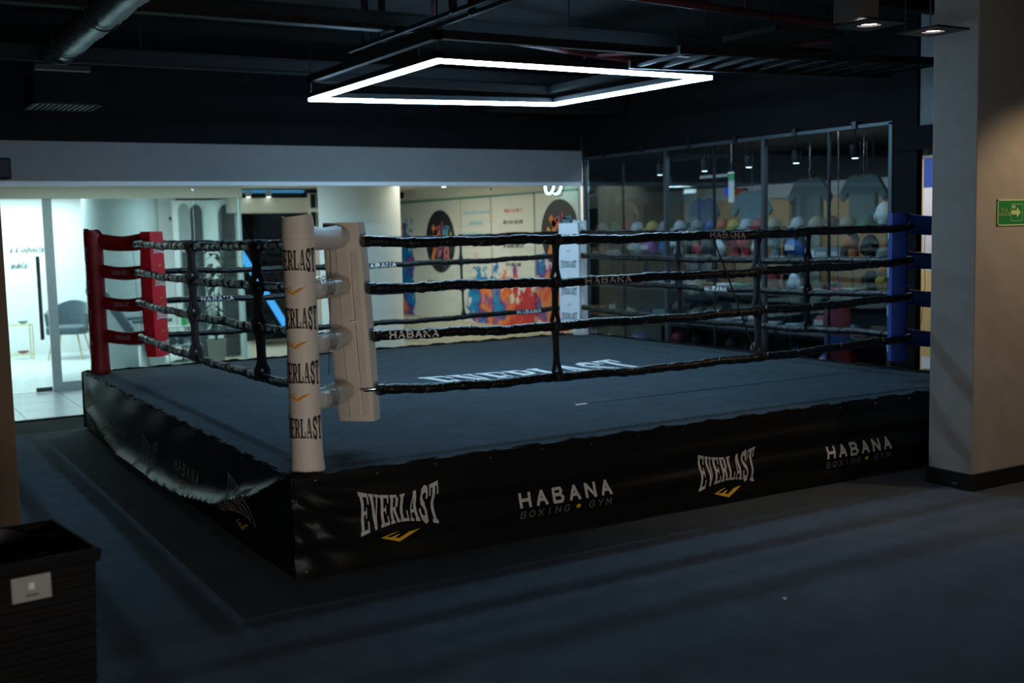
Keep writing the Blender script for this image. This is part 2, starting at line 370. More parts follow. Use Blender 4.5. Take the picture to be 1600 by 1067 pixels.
# right concrete column with skirting
colr = struct('column_right', 'concrete column with black skirting standing before the right ring corner')
MB().box(4.295, -.72, .10, 5.25, -.38, 3.62).build('shaft', CONC, colr, bev=.006)
MB().box(4.285, -.735, 0, 5.26, -.37, .112).build('skirting', BASEB, colr, bev=.004)
MB().box(4.275, -.62, .03, 4.286, -.585, .042).build('screw_plate', METAL, colr)
coll = struct('column_left', 'beige concrete column at the left edge behind the bin')
MB().box(-1.75, 1.62, .10, -1.09, 2.25, 3.62).build('shaft', CONC2, coll, bev=.006)
MB().box(-1.76, 1.61, 0, -1.08, 2.26, .105).build('skirting', BASEB, coll, bev=.004)

# ================================================================== LED FRAME LIGHT
lc = [Vector((1.77, 1.72, 2.94)), Vector((4.20, 1.72, 2.94)), Vector((4.26, 4.09, 2.98)), Vector((1.77, 4.15, 2.94))]
led = thing('led_frame_light', 'glowing white square LED frame light hung over the ring', 'lamp', (2.98, 2.92, 2.94))
def loc(o, p): return tuple(Vector(p)-o.location)
for i in range(4):
    a, b = lc[i], lc[(i+1) % 4]; d = (b-a).normalized(); n = Vector((-d.y, d.x, 0)).normalized()
    h = .022
    def bar(zlo, zhi, hw, ext):
        P = []
        for z in (zlo, zhi):
            for s, t in ((a-d*ext, -1), (b+d*ext, -1), (b+d*ext, 1), (a-d*ext, 1)):
                q = s+n*hw*t; P.append(loc(led, (q.x, q.y, q.z+z)))
        return MB().hexa(P)
    bar(-.022, .004, h, h).build('diffuser', LED, led)
    bar(.004, .05, h+.004, h+.004).build('housing', DMETAL, led)
for i in range(4):
    p = lc[i]; MB().tube([loc(led, (p.x, p.y, p.z+.05)), loc(led, (p.x, p.y, 3.10))], .004, 6).build('suspension_cable', METAL, led)
up_ = thing('ceiling_strut_frame', 'dark steel strut frame carrying the square LED light', 'strut frame', (2.98, 2.92, 3.08))
for i in range(4):
    a, b = lc[i], lc[(i+1) % 4]
    MB().box(*loc(up_, (min(a.x, b.x)-.03, min(a.y, b.y)-.03, 3.08)), *loc(up_, (max(a.x, b.x)+.03, max(a.y, b.y)+.03, 3.14))).build('strut', GALV, up_)
    MB().tube([loc(up_, (a.x, a.y, 3.14)), loc(up_, (a.x, a.y, 3.62))], .006, 6).build('hanger_rod', GALV, up_)

# ================================================================== RING PLATFORM
ring = thing('ring_platform', 'raised boxing ring platform with dark blue canvas and black printed skirt', 'boxing ring')
MB().box(.03, .03, 0, S-.03, S-.03, HM-.03).build('platform_frame', FRAMEB, ring)
def canv(u, v):
    x = -.012+(S+.024)*u; y = -.012+(S+.024)*v
    z = HM + .004*sin(x*2.1+1.3*y) * .5 + .003*sin(y*3.7-x*1.1)*.5
    return (x, y, z)
cv = MB().grid(canv, 60, 60)
cv.box(-.012, -.012, HM-.032, S+.012, S+.012, HM-.006)
cv.build('canvas', CANVAS, ring, smooth=True)
cobj = ring.children[-1]
def matmap(u, v):
    x = 2.26+1.93*u; y = 2.40+.78*v; p = canv((x+.012)/(S+.024), (y+.012)/(S+.024)); return (x, y, p[2]+.004)
everlast(matmap, 2, 4, .30).build('canvas_lettering', INKW, ring)['label'] = 'white block lettering painted on the canvas'
MB().box(2.45, 1.085, HM+.003, 2.54, 1.112, HM+.007).build('tape_scrap', INKW, ring)['label'] = 'white scrap of tape on the canvas'
MB().box(2.54, 1.098, HM+.003, 5.4, 1.103, HM+.0055).build('canvas_seam', VINYL, ring)

def foldA(s, z):      # outward bulge of the near right skirt, s along the side, z height
    t = 1-z/HM; k = 4*t*(1-t)
    d = .018+.030*t
    d += .012*k*sin(2*PI*(z/.17+.10*sin(s*1.25)+.05*s)) + .006*k*sin(s*3.1+z*9)
    g = math.exp(-max(s, 0)/.55); ang = math.atan2(HM-z+.02, s+.12)
    d += .014*g*k*sin(ang*17) + .005*sin(s*7.0+1)*t
    return d
def ridge(s):         # height of the swag fold along the left skirt
    P = [(-.1, .57), (.06, .52), (.55, .345), (1.17, .185), (1.9, .10), (2.75, .060), (3.8, .065), (5.0, .27), (5.7, .50)]
    for (a, b), (c, d) in zip(P, P[1:]):
        if s <= c:
            k = (s-a)/(c-a); k = k*k*(3-2*k)*.35+k*.65; return b+(d-b)*k
    return P[-1][1]
def foldB(s, z):
    zr = ridge(s); q = max(0, min(1, s/.7))*max(0, min(1, (S-s)/.6)); D = .075*q
    if z >= zr: k = max(0, HM-z)/max(.02, HM-zr); d = .016 + D*(.15*k+.85*k**6)
    else: k = (zr-z)/max(.02, zr); d = .016 + D*(1-.8*min(1, k*2.2))
    w = math.exp(-((z-zr)/.034)**2); d += .030*q*w
    t = 1-z/HM
    d += .006*sin(s*8+z*12)*math.exp(-((HM-.06-z)/.08)**2)*(.4+.6*min(1, s/3)) + .004*sin(s*3.2+z*8)*t
    return d
SIDES = {'near': lambda s, d, z: (s, -d, z), 'left': lambda s, d, z: (-d, s, z), 'back': lambda s, d, z: (s, S+d, z), 'right': lambda s, d, z: (S+d, s, z)}
def plainfold(s, z): return .016+.02*(1-z/HM)+.005*sin(s*5+z*7)
FOLD = {'near': foldA, 'left': foldB, 'back': plainfold, 'right': plainfold}
for side, P in SIDES.items():
    f = FOLD[side]
    def surf(u, v, d, P=P, f=f):
        s = -.03+(S+.06)*u; z = .015+(HM+.010-.015)*v
        s += .0; e = 0.0
        return P(s, f(s, z)+d, z)
    o = MB().sheet(surf, 220 if side in ('near', 'left') else 40, 40 if side in ('near', 'left') else 6, -.004).build('skirt_panel', VINYL, ring, smooth=True)
    o['label'] = 'black vinyl skirt panel with folds'
    # wavy binding over the canvas edge
    b = MB().tube([P(-.02+(S+.04)*i/120, .006+.006*sin(i*1.7)+.004*sin(i*.61), HM+.006+.006*sin(i*.9)+.004*sin(i*2.3)) for i in range(121)], [.010+.003*sin(i*1.3) for i in range(121)], 8)
    b.build('edge_binding', BINDM, o, smooth=True)
    if side in ('near', 'left'):
        def on(s0, z0, w_, h_, rev=False, P=P, f=f):
            def g(u, v):
                s = s0+w_*(1-u if rev else u); z = z0+h_*v
                return P(s, f(s, z)+.0035, z)
            return g
        rv = side == 'left'
        sp = [(.335, .185, .45, .235), (2.60, .105, .46, .235)] + ([(4.95, .10, .46, .24)] if not rv else [])
        if rv: sp = [(.57, .150, .50, .235), (2.79, .060, .47, .245), (4.98, .105, .50, .235)]
        for s0, z0, w_, h_ in sp:
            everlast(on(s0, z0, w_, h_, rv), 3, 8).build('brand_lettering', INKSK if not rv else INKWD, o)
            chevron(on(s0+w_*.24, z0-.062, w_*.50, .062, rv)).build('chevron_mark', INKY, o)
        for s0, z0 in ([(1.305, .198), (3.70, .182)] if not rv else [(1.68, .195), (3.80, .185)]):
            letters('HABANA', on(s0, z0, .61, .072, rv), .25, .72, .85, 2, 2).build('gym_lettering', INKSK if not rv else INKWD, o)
            each_letter('BOXING', on(s0, z0-.066, .32, .038, rv), .13, .65, .75, INKGREY, o)
            letters('*', on(s0+.365, z0-.060, .035, .03, rv), .3).build('star_mark', INKY, o)
            each_letter('GYM', on(s0+.46, z0-.066, .15, .038, rv), .13, .65, .75, INKGREY, o)
        gs = [.10+.34*i for i in range(17)]
        for s in gs:
            z = HM-.018+.006*sin(s*9); c = P(s, f(s, z)+.003, z); n = Vector(P(0, 1, 0))-Vector(P(0, 0, 0))
            MB().tube([c, tuple(Vector(c)+n*.004)], .006, 8).build('grommet', METAL, o)
        c = P(.02, f(.02, .06)+.002, .06); MB().tube([c, tuple(Vector(c)+n*.004)], .010, 10).build('grommet', METAL, o)

# ================================================================== CORNER POSTS
TIEZ = (1.215, .945, .655, .352)
def lump(seed):
    r = random.Random(seed); a = [r.uniform(0, 6) for _ in range(6)]
    return lambda x, k: .6*sin(x*11+a[0])*sin(k*2+a[1])+.4*sin(x*23+a[2]+k*3)
def make_post(label, cover, padm, ink, inkpad, chev, loc_, rz, tilt=(0, 0), flatties=False, sleeve=False):
    t = thing('corner_post', label, 'ring post', loc_, rz, 'ring corner posts')
    # round padded cover with a slumped top
    n = 28; prof = [(0, .084), (.012, .090), (.05, .086), (.10, .083), (.35, .081), (.7, .081), (1.0, .081), (1.20, .083), (1.27, .083), (1.33, .079)]
    vs_ = []; fs = []
    for z, r in prof:
        for k in range(n):
            a = 2*PI*k/n; rr = r*(1+.012*sin(3*a+z*6)+.008*sin(5*a-z*9)); zz = z
            if z > 1.25: zz = z-.055*max(0, cos(a))*(z-1.25)/.08 - .012*max(0, sin(a-1))
            vs_.append((rr*cos(a), rr*sin(a), zz))
    for i in range(len(prof)-1):
        for k in range(n): fs.append((i*n+k, i*n+(k+1) % n, (i+1)*n+(k+1) % n, (i+1)*n+k))
    m_ = len(prof)-1
    for k in range(n):      # folded inner lip
        a = 2*PI*k/n; b = vs_[m_*n+k]; vs_.append((b[0]*.80, b[1]*.80, b[2]-.012))
    for k in range(n): fs.append((m_*n+k, m_*n+(k+1) % n, (m_+1)*n+(k+1) % n, (m_+1)*n+k))
    fs.append(tuple((m_+1)*n+k for k in range(n))); fs.append(tuple(range(n-1, -1, -1)))
    pc = MB().add(vs_, fs).build('post_cover', cover, t, smooth=True, sharp=60)
    def onpost(zc, h, span, ac=PI):
        def g(u, v):
            a = ac+(u-.5)*span; r = .0855*(1+.012*sin(3*a+zc*6)) 
            return (r*cos(a), r*sin(a), zc+(v-.5)*h)
        return g
    for zc in (1.10, .805, .525, .24):
        everlast(onpost(zc, .128, math.radians(164), math.radians(184)), 4, 3, .22).build('brand_lettering', ink, pc)
    for zc in (.945, .67, .40): chevron(onpost(zc, .042, math.radians(88))).build('chevron_mark', chev, pc)
    for z in (1.205, 1.24): MB().tube([(.0838*cos(2*PI*k/28), .0838*sin(2*PI*k/28), z) for k in range(29)], .0016, 5, False).build('seam', padm, pc)
    # padded covers over the turnbuckles
    for q, z in enumerate(TIEZ):
        L_ = lump(q+int(rz*10)); N_ = 26; path = []; rad = []
        big = .062 if q == 0 else .052
        for i in range(N_+1):
            x = .06+.50*i/N_; sag = -.018*sin(PI*i/N_)*(1.6 if flatties else .6)
            path.append((x, 0, z+sag)); rad.append(big*(1+.05*L_(x, q)+(.035*sin(i*2.4) if not flatties and i > 8 else 0))*(1 if i not in (N_,) else .55))
        o = MB().tube(path, rad, 16, sx=1.15 if flatties else 1, sy=.62 if flatties else 1).build('turnbuckle_cover', cover, t, smooth=True, sharp=70)
        if flatties:
            for sgn in (1, -1):
                def g(u, v, z=z, sgn=sgn): return ((.20+.15*u) if sgn < 0 else (.35-.15*u), sgn*.0335, z-.02+(v-.5)*.045)
                everlast(g, 1, 2, .25).build('brand_lettering', INKWD, o)
        if sleeve and q > 0:      # clear plastic sleeve pulled half over the cover
            MB().tube([(.16, 0, z+.004), (.30, 0, z), (.44, 0, z-.004), (.53, 0, z-.008)], [.055, .062, .065, .068], 14, False).build('clear_sleeve', CLEAR, o, smooth=True)
            def g(u, v, z=z): a = -PI/2+(.5-u)*1.2; return (.20+.11*u, -.0675*cos((v-.5)*1.6), z+.0675*sin((v-.5)*1.6))
            everlast(g, 1, 3, .2).build('brand_lettering', INKGREY, o)
    # hanging corner pad
    def pm(u, v, w_):           # u across -1..1, v 0..1 up, w_ radial -1..1
        z = .165+1.125*v; rx = .60+tilt[0]*(1-v); ty = tilt[1]*(1-v)
        pu = 1-.06*abs(2*v-1)**6; bulge = 1+.05*sin(v*21)*.5
        return (rx+w_*.062*pu*bulge, ty+u*.112*pu, z)
    mb = MB(); sec = []
    K = [(-1, -.8), (-.8, -1), (0, -1.06), (.8, -1), (1, -.8), (1.03, 0), (1, .8), (.8, 1), (0, 1.03), (-.8, 1), (-1, .8), (-1.03, 0)]
    nv = 20
    for j in range(nv+1):
        for u, w_ in K: sec.append(pm(u, j/nv, w_))
    nk = len(K); fs = [(j*nk+k, j*nk+(k+1) % nk, (j+1)*nk+(k+1) % nk, (j+1)*nk+k) for j in range(nv) for k in range(nk)]
    fs += [tuple(range(nk-1, -1, -1)), tuple(nv*nk+k for k in range(nk))]
    pad = mb.add(sec, fs).build('corner_pad', padm, t, smooth=True, sharp=50)
    for j, zc in enumerate((.86, .60, .335, .09)):
        everlast(lambda u, v, zc=zc: tuple(Vector(pm((u-.5)*1.5, zc+(v-.5)*.075, 1.09))), 2, 2, .25).build('brand_lettering', inkpad, pad)
        if j < 3: chevron(lambda u, v, zc=zc: tuple(Vector(pm((u-.5)*.5, zc-.13+(v-.5)*.022, 1.09)))).build('chevron_mark', chev, pad)
    # back flap, strap and buckle (side turned to the post)
    MB().sheet(lambda u, v, d: tuple(Vector(pm(-.30+.55*u, .01+.97*v, -1.06))+Vector((-d-.002*sin(v*9), 0, 0))), 3, 24, .008).build('back_flap', padm, pad, smooth=True)
    MB().sheet(lambda u, v, d: tuple(Vector(pm(-.80+.30*u, .04+.82*v, -1.06))+Vector((-d-.010*sin(PI*v), 0, 0))), 2, 20, .004).build('strap', padm, pad, smooth=True)
    MB().box(*[c for c in (.60+tilt[0]*.45-.095, -.075+tilt[1]*.45, .735)], .60+tilt[0]*.45-.082, -.038+tilt[1]*.45, .742).build('buckle', WHITEP, pad)
    MB().tube([(.53, -.02, .352), (.60, -.02, .356)], .008, 8).build('turnbuckle_rod', METAL, t)
    MB().tube([(.40, .0, 1.17), (.41, .01, .95), (.40, .02, .75), (.43, .05, .45)], .0022, 5).build('lace', ROPE if cover is not REDP else REDP, t)
    return t
E_ = .12
make_post('cream padded ring post nearest the camera with its cream corner pad', CREAM, CREAMP, INKB, INKB, INKO, (.125, .145, HM), PI/4, (.05, -.035), False, True)
make_post('red padded ring post with red corner pad by the clinic window', REDP, REDPAD, INKWD, INKW, INKO, (E_, S-E_, HM), -PI/4, (0, 0), True)
make_post('white corner pad and post at the far corner before the mural', WHITEP, WHITEP, INKG, INKG, INKO, (S-E_, S-E_, HM), -3*PI/4, (0, 0))
make_post('blue padded ring post half hidden by the concrete column', BLUEP, BLUEPAD, INKWD, INKW, INKO, (S-E_, E_, HM), 3*PI/4, (0, 0), True)

# ================================================================== ROPES
RZ = (1.705, 1.450, 1.180, .872); RO = .395
ORD = ('top', 'second', 'third', 'lowest')
SN = {'near': 'near right side facing the camera', 'left': 'left side between cream and red posts', 'back': 'back side before the corridor glass', 'right': 'far right side before the shop glass'}
TEXTS = {('near', 0): (3.05, .30), ('near', 2): (.72, .30), ('near', 1): (2.05, .34),
         ('back', 1): (2.66, .34), ('back', 3): (4.44, .30), ('back', 2): (1.0, .3), ('right', 0): (3.0, .3), ('right', 2): (2.62, .3), ('right', 1): (5.0, .2)}
for side, P in SIDES.items():
    for q, z0 in enumerate(RZ):
        r = random.Random(side+str(q)); ph = [r.uniform(0, 6) for _ in range(5)]
        a, b = .60+(.02*q if side == 'near' else 0), S-.60
        def pos(s):
            k = (s-a)/(b-a); sg = -.022*4*k*(1-k) - (.012 if q == 3 else 0)*sin(PI*k)
            return P(s, -RO+.004*sin(s*3+ph[0]), z0+sg+.004*sin(s*5+ph[1])+.003*sin(s*13+ph[2]))
        n = 150; path = [pos(a+(b-a)*i/n) for i in range(n+1)]
        rad = [0.0275*(1+.10*sin(i*1.9+ph[3])*sin(i*.31+ph[4])+.09*((i*7+q*3) % 5 == 0)+.05*sin(i*.8+ph[2])) for i in range(n+1)]
        o = tag(MB().tube(path, rad, 12).build('ring_rope', ROPE, None, smooth=True, sharp=70),
                'black taped %s rope on the %s of the ring' % (ORD[q], SN[side]), 'rope', 'ring ropes')
        # wrapped tape ridge
        tp = []
        for i in range(0, n*3):
            s = a+(b-a)*i/(n*3); c = Vector(pos(s)); an = i*.42
            du = Vector(P(0, 1, 0))-Vector(P(0, 0, 0)); tp.append(tuple(c+du*(0.0275*cos(an))+Vector((0, 0, 0.0275*sin(an)))))
        MB().tube(tp, .0042, 4).build('tape_wrap', ROPE, o)
        if (side, q) in TEXTS:
            s0, w_ = TEXTS[(side, q)]; sg_ = 1 if side in ('near', 'left') else -1
            def g(u, v):
                s = s0+w_*(u if side in ('near', 'back') else 1-u); c = Vector(pos(s)); an = (v-.45)*1.1
                du = (Vector(P(0, 1, 0))-Vector(P(0, 0, 0)))*sg_
                return tuple(c+du*(.0345*cos(an))+Vector((0, 0, .0345*sin(an))))
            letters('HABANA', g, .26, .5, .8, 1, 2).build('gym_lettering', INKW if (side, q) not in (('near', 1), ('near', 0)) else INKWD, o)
        for s in (a, b):     # rope end ferrule
            c = Vector(pos(s)); d = Vector(pos(s+.03))-c
            MB().tube([tuple(c-d*.5), tuple(c+d*.8)], .0325, 12).build('end_sleeve', ROPE, o)
            if side == 'near' and q == 3 and s == a:
                MB().tube([tuple(c-d*3.3), tuple(c)], .007, 8).build('turnbuckle_hook', METAL, o)
SD = {'near': 'near right', 'left': 'left', 'back': 'back', 'right': 'far right'}
SPAC = {'near': ((1.845, 'beside the cream post'), (3.49, 'nearer the concrete column')), 'left': ((1.65, 'nearer the cream post'), (3.20, 'nearer the red post')),
        'back': ((1.90, 'nearer the red post'), (3.78, 'nearer the white corner pad')), 'right': ((1.62, 'nearer the blue post'), (3.35, 'nearer the white corner pad'))}
for side, lst in SPAC.items():
    P = SIDES[side]
    for s0, txt in lst:
        t = thing('rope_spacer', 'black rope spacer on the %s side, %s' % (SD[side], txt), 'rope spacer', P(s0, -RO, HM), 0, 'rope spacers')
        bl = t.location; rr = random.Random(side+txt); a0 = rr.uniform(0, 6)
        def lp(p): return tuple(Vector(p)-bl)
        for half in (-1, 1):
            MB().tube([lp(P(s0+half*.004+.008*sin(z*5+a0), -RO+half*(.007+.029*max(math.exp(-((z-q_)/.045)**2) for q_ in RZ)), z)) for z in [.845+.875*i/20 for i in range(21)]], [.023]*21, 8, sx=.3 if side in ('near', 'back') else 1, sy=1 if side in ('near', 'back') else .3).build('strap', STRAP, t, smooth=True)
        for z in RZ:
            MB().tube([lp(P(s0-.022+.010*sin(z*5+a0), -RO, z-.02)), lp(P(s0+.026+.010*sin(z*5+a0), -RO, z-.018))], .035, 12).build('rope_loop', STRAP, t, smooth=True)
tag(MB().tube([(3.08, .372, 1.66), (3.20, .365, 1.40), (3.31, .362, 1.15), (3.43, .365, .89)], .006, 6).build('tie_cord', STRAP), 'thin black cord slanting down between the near ropes', 'cord')

# ================================================================== BIN, SIGN, SCRAP
bn = thing('waste_bin', 'black rectangular waste bin with a paper label at lower left', 'bin', (-1.52, -1.26, 0), math.radians(7))
def ringbox(mb, hx0, hy0, z0, hx1, hy1, z1, th):
    o = [(-hx0, -hy0, z0), (hx0, -hy0, z0), (hx0, hy0, z0), (-hx0, hy0, z0), (-hx1, -hy1, z1), (hx1, -hy1, z1), (hx1, hy1, z1), (-hx1, hy1, z1)]
    i = [(x-th*(1 if x > 0 else -1), y-th*(1 if y > 0 else -1), z) for x, y, z in o]
    fs = []
    for k in range(4):
        k2 = (k+1) % 4; fs += [(k, k2, k2+4, k+4), (8+k2, 8+k, 12+k, 12+k2), (4+k, 4+k2, 12+k2, 12+k), (k2, k, 8+k, 8+k2)]
    return mb.add(o+i, fs)
b = ringbox(MB(), .235, .225, .0, .262, .250, .70, .008); b.box(-.22, -.21, .005, .22, .21, .02); b.build('body', BLACKP, bn)
ringbox(MB(), .275, .262, .675, .280, .268, .722, .024).build('rim', BLACKP, bn, bev=.008)
lin = MB().sheet(lambda u, v, d: ((.238*cos(2*PI*u))*(1-.25*v)*1.0, (.226*sin(2*PI*u))*(1-.25*v), .715-.30*v+.012*sin(u*40)-d), 48, 6, .003); lin.build('bin_liner', flat((.012, .012, .014), .3), bn, smooth=True)
for j in range(14):
    z = .05+.044*j; hw = .237+.026*z/.7
    MB().box(-hw, -.229-.022*z/.7-.006, z, hw, -.229-.022*z/.7+.002, z+.022).build('weave_band', BLACKP, bn, bev=.004)
    MB().box(hw-.002, -.22, z, hw+.005, .22, z+.022).build('weave_band', BLACKP, bn, bev=.004)
lab = MB().box(-.012, -.264, .590, .110, -.258, .672).build('label_card', flat((.30, .30, .29)), bn)
MB().box(.040, -.266, .628, .058, -.2635, .650).build('label_print', flat((.75, .75, .72)), lab)
MB().box(.030, -.266, .604, .070, -.2635, .612).build('label_print', flat((.12, .12, .12)), lab)

sg = thing('exit_sign', 'green evacuation route sign mounted on the concrete column', 'sign', (4.63, -.72, 1.79))
GREEN = mat('sign_green', (.012, .23, .06), .5); PALE = mat('sign_pale', (.55, .72, .35), .5)
MB().box(-.135, -.006, -.084, .20, 0, .084).build('plate', GREEN, sg)
for a in ((-.135, .076, .20, .084), (-.135, -.084, .20, -.076), (-.135, -.084, -.128, .084), (.193, -.084, .20, .084)):
    MB().box(a[0], -.0085, a[1], a[2], -.006, a[3]).build('border', PALE, sg)
letters('RUTA DE', lambda u, v: (-.100+.062*u, -.0085, .008+.020*v), .16, .4).build('sign_lettering', PALE, sg)
letters('EVACUACION', lambda u, v: (-.122+.112*u, -.0085, -.020+.020*v), .16, .4).build('sign_lettering', PALE, sg)
for q in ((-.002, .052, .12, .055), (-.002, -.055, .12, -.052), (-.002, -.055, .001, .055), (.117, -.055, .12, .055)):
    MB().box(q[0], -.0085, q[1], q[2], -.006, q[3]).build('pictogram_border', PALE, sg)
MB().prism([(.004, -.014), (.06, -.014), (.06, -.034), (.098, .0), (.06, .034), (.06, .014), (.004, .014)], lambda u, v, d: (u, d, v), -.009, -.006).build('arrow', PALE, sg)
MB().box(.012, -.0085, .026, .024, -.006, .046).box(.030, -.0085, .026, .042, -.006, .046).build('pictogram', PALE, sg)
tag(MB().prism([(0, 0), (.018, .004), (.022, .018), (.006, .022)], lambda u, v, d: (1.785+u, -1.61+v, d), .001, .007).build('paper_scrap', INKW), 'tiny white scrap lying on the carpet in front of the ring', 'scrap')

# ================================================================== CEILING SERVICES
def part_thing(name, label, cat, l): return thing(name, label, cat, l)
dk = thing('air_duct', 'corrugated foil air duct under the ceiling at upper left', 'duct', (-.33, 2.3, 3.2))
n = 60; path = [(-.33+.33 + .0*i, 2.3-2.3-2.4+4.3*i/n, .0) for i in range(n+1)]
MB().tube([(0, p[1], 0) for p in path], [.105+.006*(i % 2)+.004*sin(i*.7) for i in range(n+1)], 20).build('duct_tube', DUCTM, dk, smooth=True, sharp=80)
for y in (-1.2, 0.0, 1.25):
    MB().tube([(.118*cos(2*PI*k/20), y, .118*sin(2*PI*k/20)) for k in range(21)], .006, 6, False).build('duct_clamp', DMETAL, dk)
    MB().box(-.004, y-.012, .11, .004, y+.012, .42).build('hanger_strap', GALV, dk)
MB().box(-.20, 1.55, -.16, .20, 1.63, -.12).build('support_channel', DMETAL, dk)
vt = thing('ceiling_vent', 'louvred square air vent on the dark ceiling at left', 'vent', (-.20, 4.70, 2.85))
MB().box(-.26, -.26, .012, .26, .26, .26).build('plenum', BLACKW, vt)
for a in ((-.27, -.27, .27, -.235), (-.27, .235, .27, .27), (-.27, -.27, -.235, .27), (.235, -.27, .27, .27)): MB().box(a[0], a[1], 0, a[2], a[3], .014).build('frame', GALV, vt)
for k in range(11):
    x = -.215+.043*k; MB().hexa([(x-.016, -.235, .002), (x-.012, -.235, 0), (x-.012, .235, 0), (x-.016, .235, .002), (x+.010, -.235, .016), (x+.014, -.235, .014), (x+.014, .235, .014), (x+.010, .235, .016)]).build('louvre', DUCTM, vt)
MB().tube([(0, 0, .26), (0, 0, .77)], .008, 6).build('hanger_rod', GALV, vt)
for nm, lb, y, z, x0, x1 in (('steel_beam', 'long grey steel channel crossing the ceiling before the LED frame', 2.22, 3.20, -3, 6.1), ('steel_beam', 'grey steel channel crossing the ceiling above the near ring edge', .45, 3.30, -3, 6.1), ('steel_beam', 'dim steel channel crossing the ceiling at the back', 4.9, 3.25, -3, 6.1)):
    t = thing(nm, lb, 'beam', (0, y, z), 0, 'ceiling steel channels')
    MB().box(x0, -.05, 0, x1, .05, .012).build('bottom_flange', GALV, t); MB().box(x0, -.006, .012, x1, .006, .12).build('web', GALV, t); MB().box(x0, -.05, .12, x1, .05, .132).build('top_flange', GALV, t)
    for x in (-2, .5, 3.2, 5.6): MB().tube([(x, 0, .13), (x, 0, 3.62-z)], .008, 6).build('hanger_rod', GALV, t)
for x, lb in ((1.62, 'left one of the two thin conduits running towards the LED frame'), (1.76, 'right one of the two thin conduits running towards the LED frame')):
    t = thing('conduit', lb, 'pipe', (x, 1, 3.16), 0, 'ceiling conduits')
    MB().tube([(0, -3, 0), (0, 1.9, 0)], .018, 8).build('tube', GALV, t, smooth=True)
    for y in (-1.5, .2, 1.6): MB().box(-.025, y-.01, -.01, .025, y+.01, .46).build('clip', DMETAL, t)
rp = thing('sprinkler_pipe', 'dark red sprinkler pipe crossing the ceiling behind the LED frame', 'pipe', (4.0, 3.6, 3.40))
MB().tube([(-2.6, -.9, 0), (-.6, -.28, 0), (1.2, .28, 0), (2.1, .42, 0)], .030, 12).build('main_pipe', REDPIPE, rp, smooth=True)
MB().tube([(.4, .1, 0), (2.1, -1.4, 0)], .022, 12).build('branch_pipe', REDPIPE, rp, smooth=True)
for p in ((-1.6, -.59), (.3, 0), (1.5, .33)): MB().tube([(p[0], p[1], -.05), (p[0], p[1], .22)], .012, 8).build('dropper', REDPIPE, rp)
rp2 = thing('sprinkler_pipe', 'dark red sprinkler pipe high above the near ropes', 'pipe', (2.4, .9, 3.3))
MB().tube([(-1.4, -.2, 0), (2.6, .2, 0)], .030, 12).build('main_pipe', REDPIPE, rp2, smooth=True)
for x in (-1, 1.6): MB().tube([(x, .1*x, 0), (x, .1*x, .32)], .012, 8).build('dropper', REDPIPE, rp2)
df = thing('ceiling_diffuser', 'flat square ceiling panel with thin pale edge right of the LED frame', 'vent', (3.04, -.28, 2.85))
MB().box(-.25, -.24, .006, .25, .22, .02).build('panel', BLACKW, df)
for a in ((-.26, -.25, .26, -.24), (-.26, .22, .26, .23), (-.26, -.25, -.25, .23), (.25, -.25, .26, .23)): MB().box(a[0], a[1], 0, a[2], a[3], .03).build('edge', GALV, df)
for x, y in ((-.22, -.2), (.22, -.2), (.22, .2), (-.22, .2)): MB().tube([(x, y, .02), (x, y, .77)], .004, 5).build('hanger_rod', GALV, df)
lv = thing('cable_tray', 'dark ladder cable tray under the ceiling right of the LED frame', 'cable tray', (4.3, 1.15, 2.95), math.radians(-8))
for y in (-.36, .36): MB().box(-1.0, y-.015, 0, 1.5, y+.015, .06).build('side_rail', GALV, lv)
for k in range(12): MB().box(-.95+.21*k, -.36, .01, -.91+.21*k, .36, .03).build('rung', GALV, lv)
for x in (-.8, 1.2): MB().tube([(x, 0, .03), (x, 0, .67)], .006, 6).build('hanger_rod', GALV, lv)
def downlight(x, y, lb, power, col, big):
    t = thing('downlight', lb, 'lamp', (x, y, 2.75), 0, 'ceiling downlights over the floor')
    for a in ((-.13, -.13, .13, -.065), (-.13, .065, .13, .13), (-.13, -.065, -.065, .065), (.065, -.065, .13, .065)): MB().box(a[0], a[1], 0, a[2], a[3], .010).build('plate', DMETAL, t)
    MB().tube([(.066*cos(2*PI*k/24), .066*sin(2*PI*k/24), .004) for k in range(25)], .007, 8, False).build('bezel', DMETAL, t, smooth=True)
    MB().lathe([(.058, .012), (.058, .02)], n=20).build('lens', emi('downlight_lens_%d' % big, col, 14), t)
    if big:
        MB().box(-.13, -.06, .022, .0, .12, .36).build('housing_box', mat('box_grey', (.09, .085, .08), .6), t)
        MB().tube([(.02, .1, .02), (.02, .1, .2)], .006, 6).build('cable_gland', METAL, t)
    for k in (-.1, .1): MB().tube([(k, .1, .01), (k, .1, .87)], .004, 5).build('hanger_rod', GALV, t)
    s = spot('downlight_beam', (x, y, 2.745), power, col, 82, .9, .05)
    return t
downlight(2.714, -1.26, 'recessed square downlight with a grey housing box at upper right', 15, (1, .86, .78), 1)
downlight(3.198, -1.263, 'plain recessed square downlight beside the concrete column at upper right', 15, (1, .80, .74), 0)
db = thing('ceiling_unit', 'long black air unit hung under the ceiling at the far right', 'air unit', (5.3, 5.6, 3.06))
MB().box(-.9, -.22, .02, .8, .22, .30).build('casing', BLACKW, db, bev=.02); MB().box(-.7, -.23, .06, .6, -.215, .12).build('outlet', DMETAL, db)
for x in (-.7, .6): MB().tube([(x, 0, .3), (x, 0, .56)], .008, 6).build('hanger_rod', GALV, db)
sp_ = thing('wall_speaker', 'small black speaker on the grey header at far left', 'speaker', (-.52, 6.36, 2.345))
MB().box(-.09, -.07, 0, .09, .07, .195).build('cabinet', BLACKP, sp_, bev=.01); MB().box(-.075, -.078, .015, .075, -.07, .18).build('grille', STRAP, sp_)

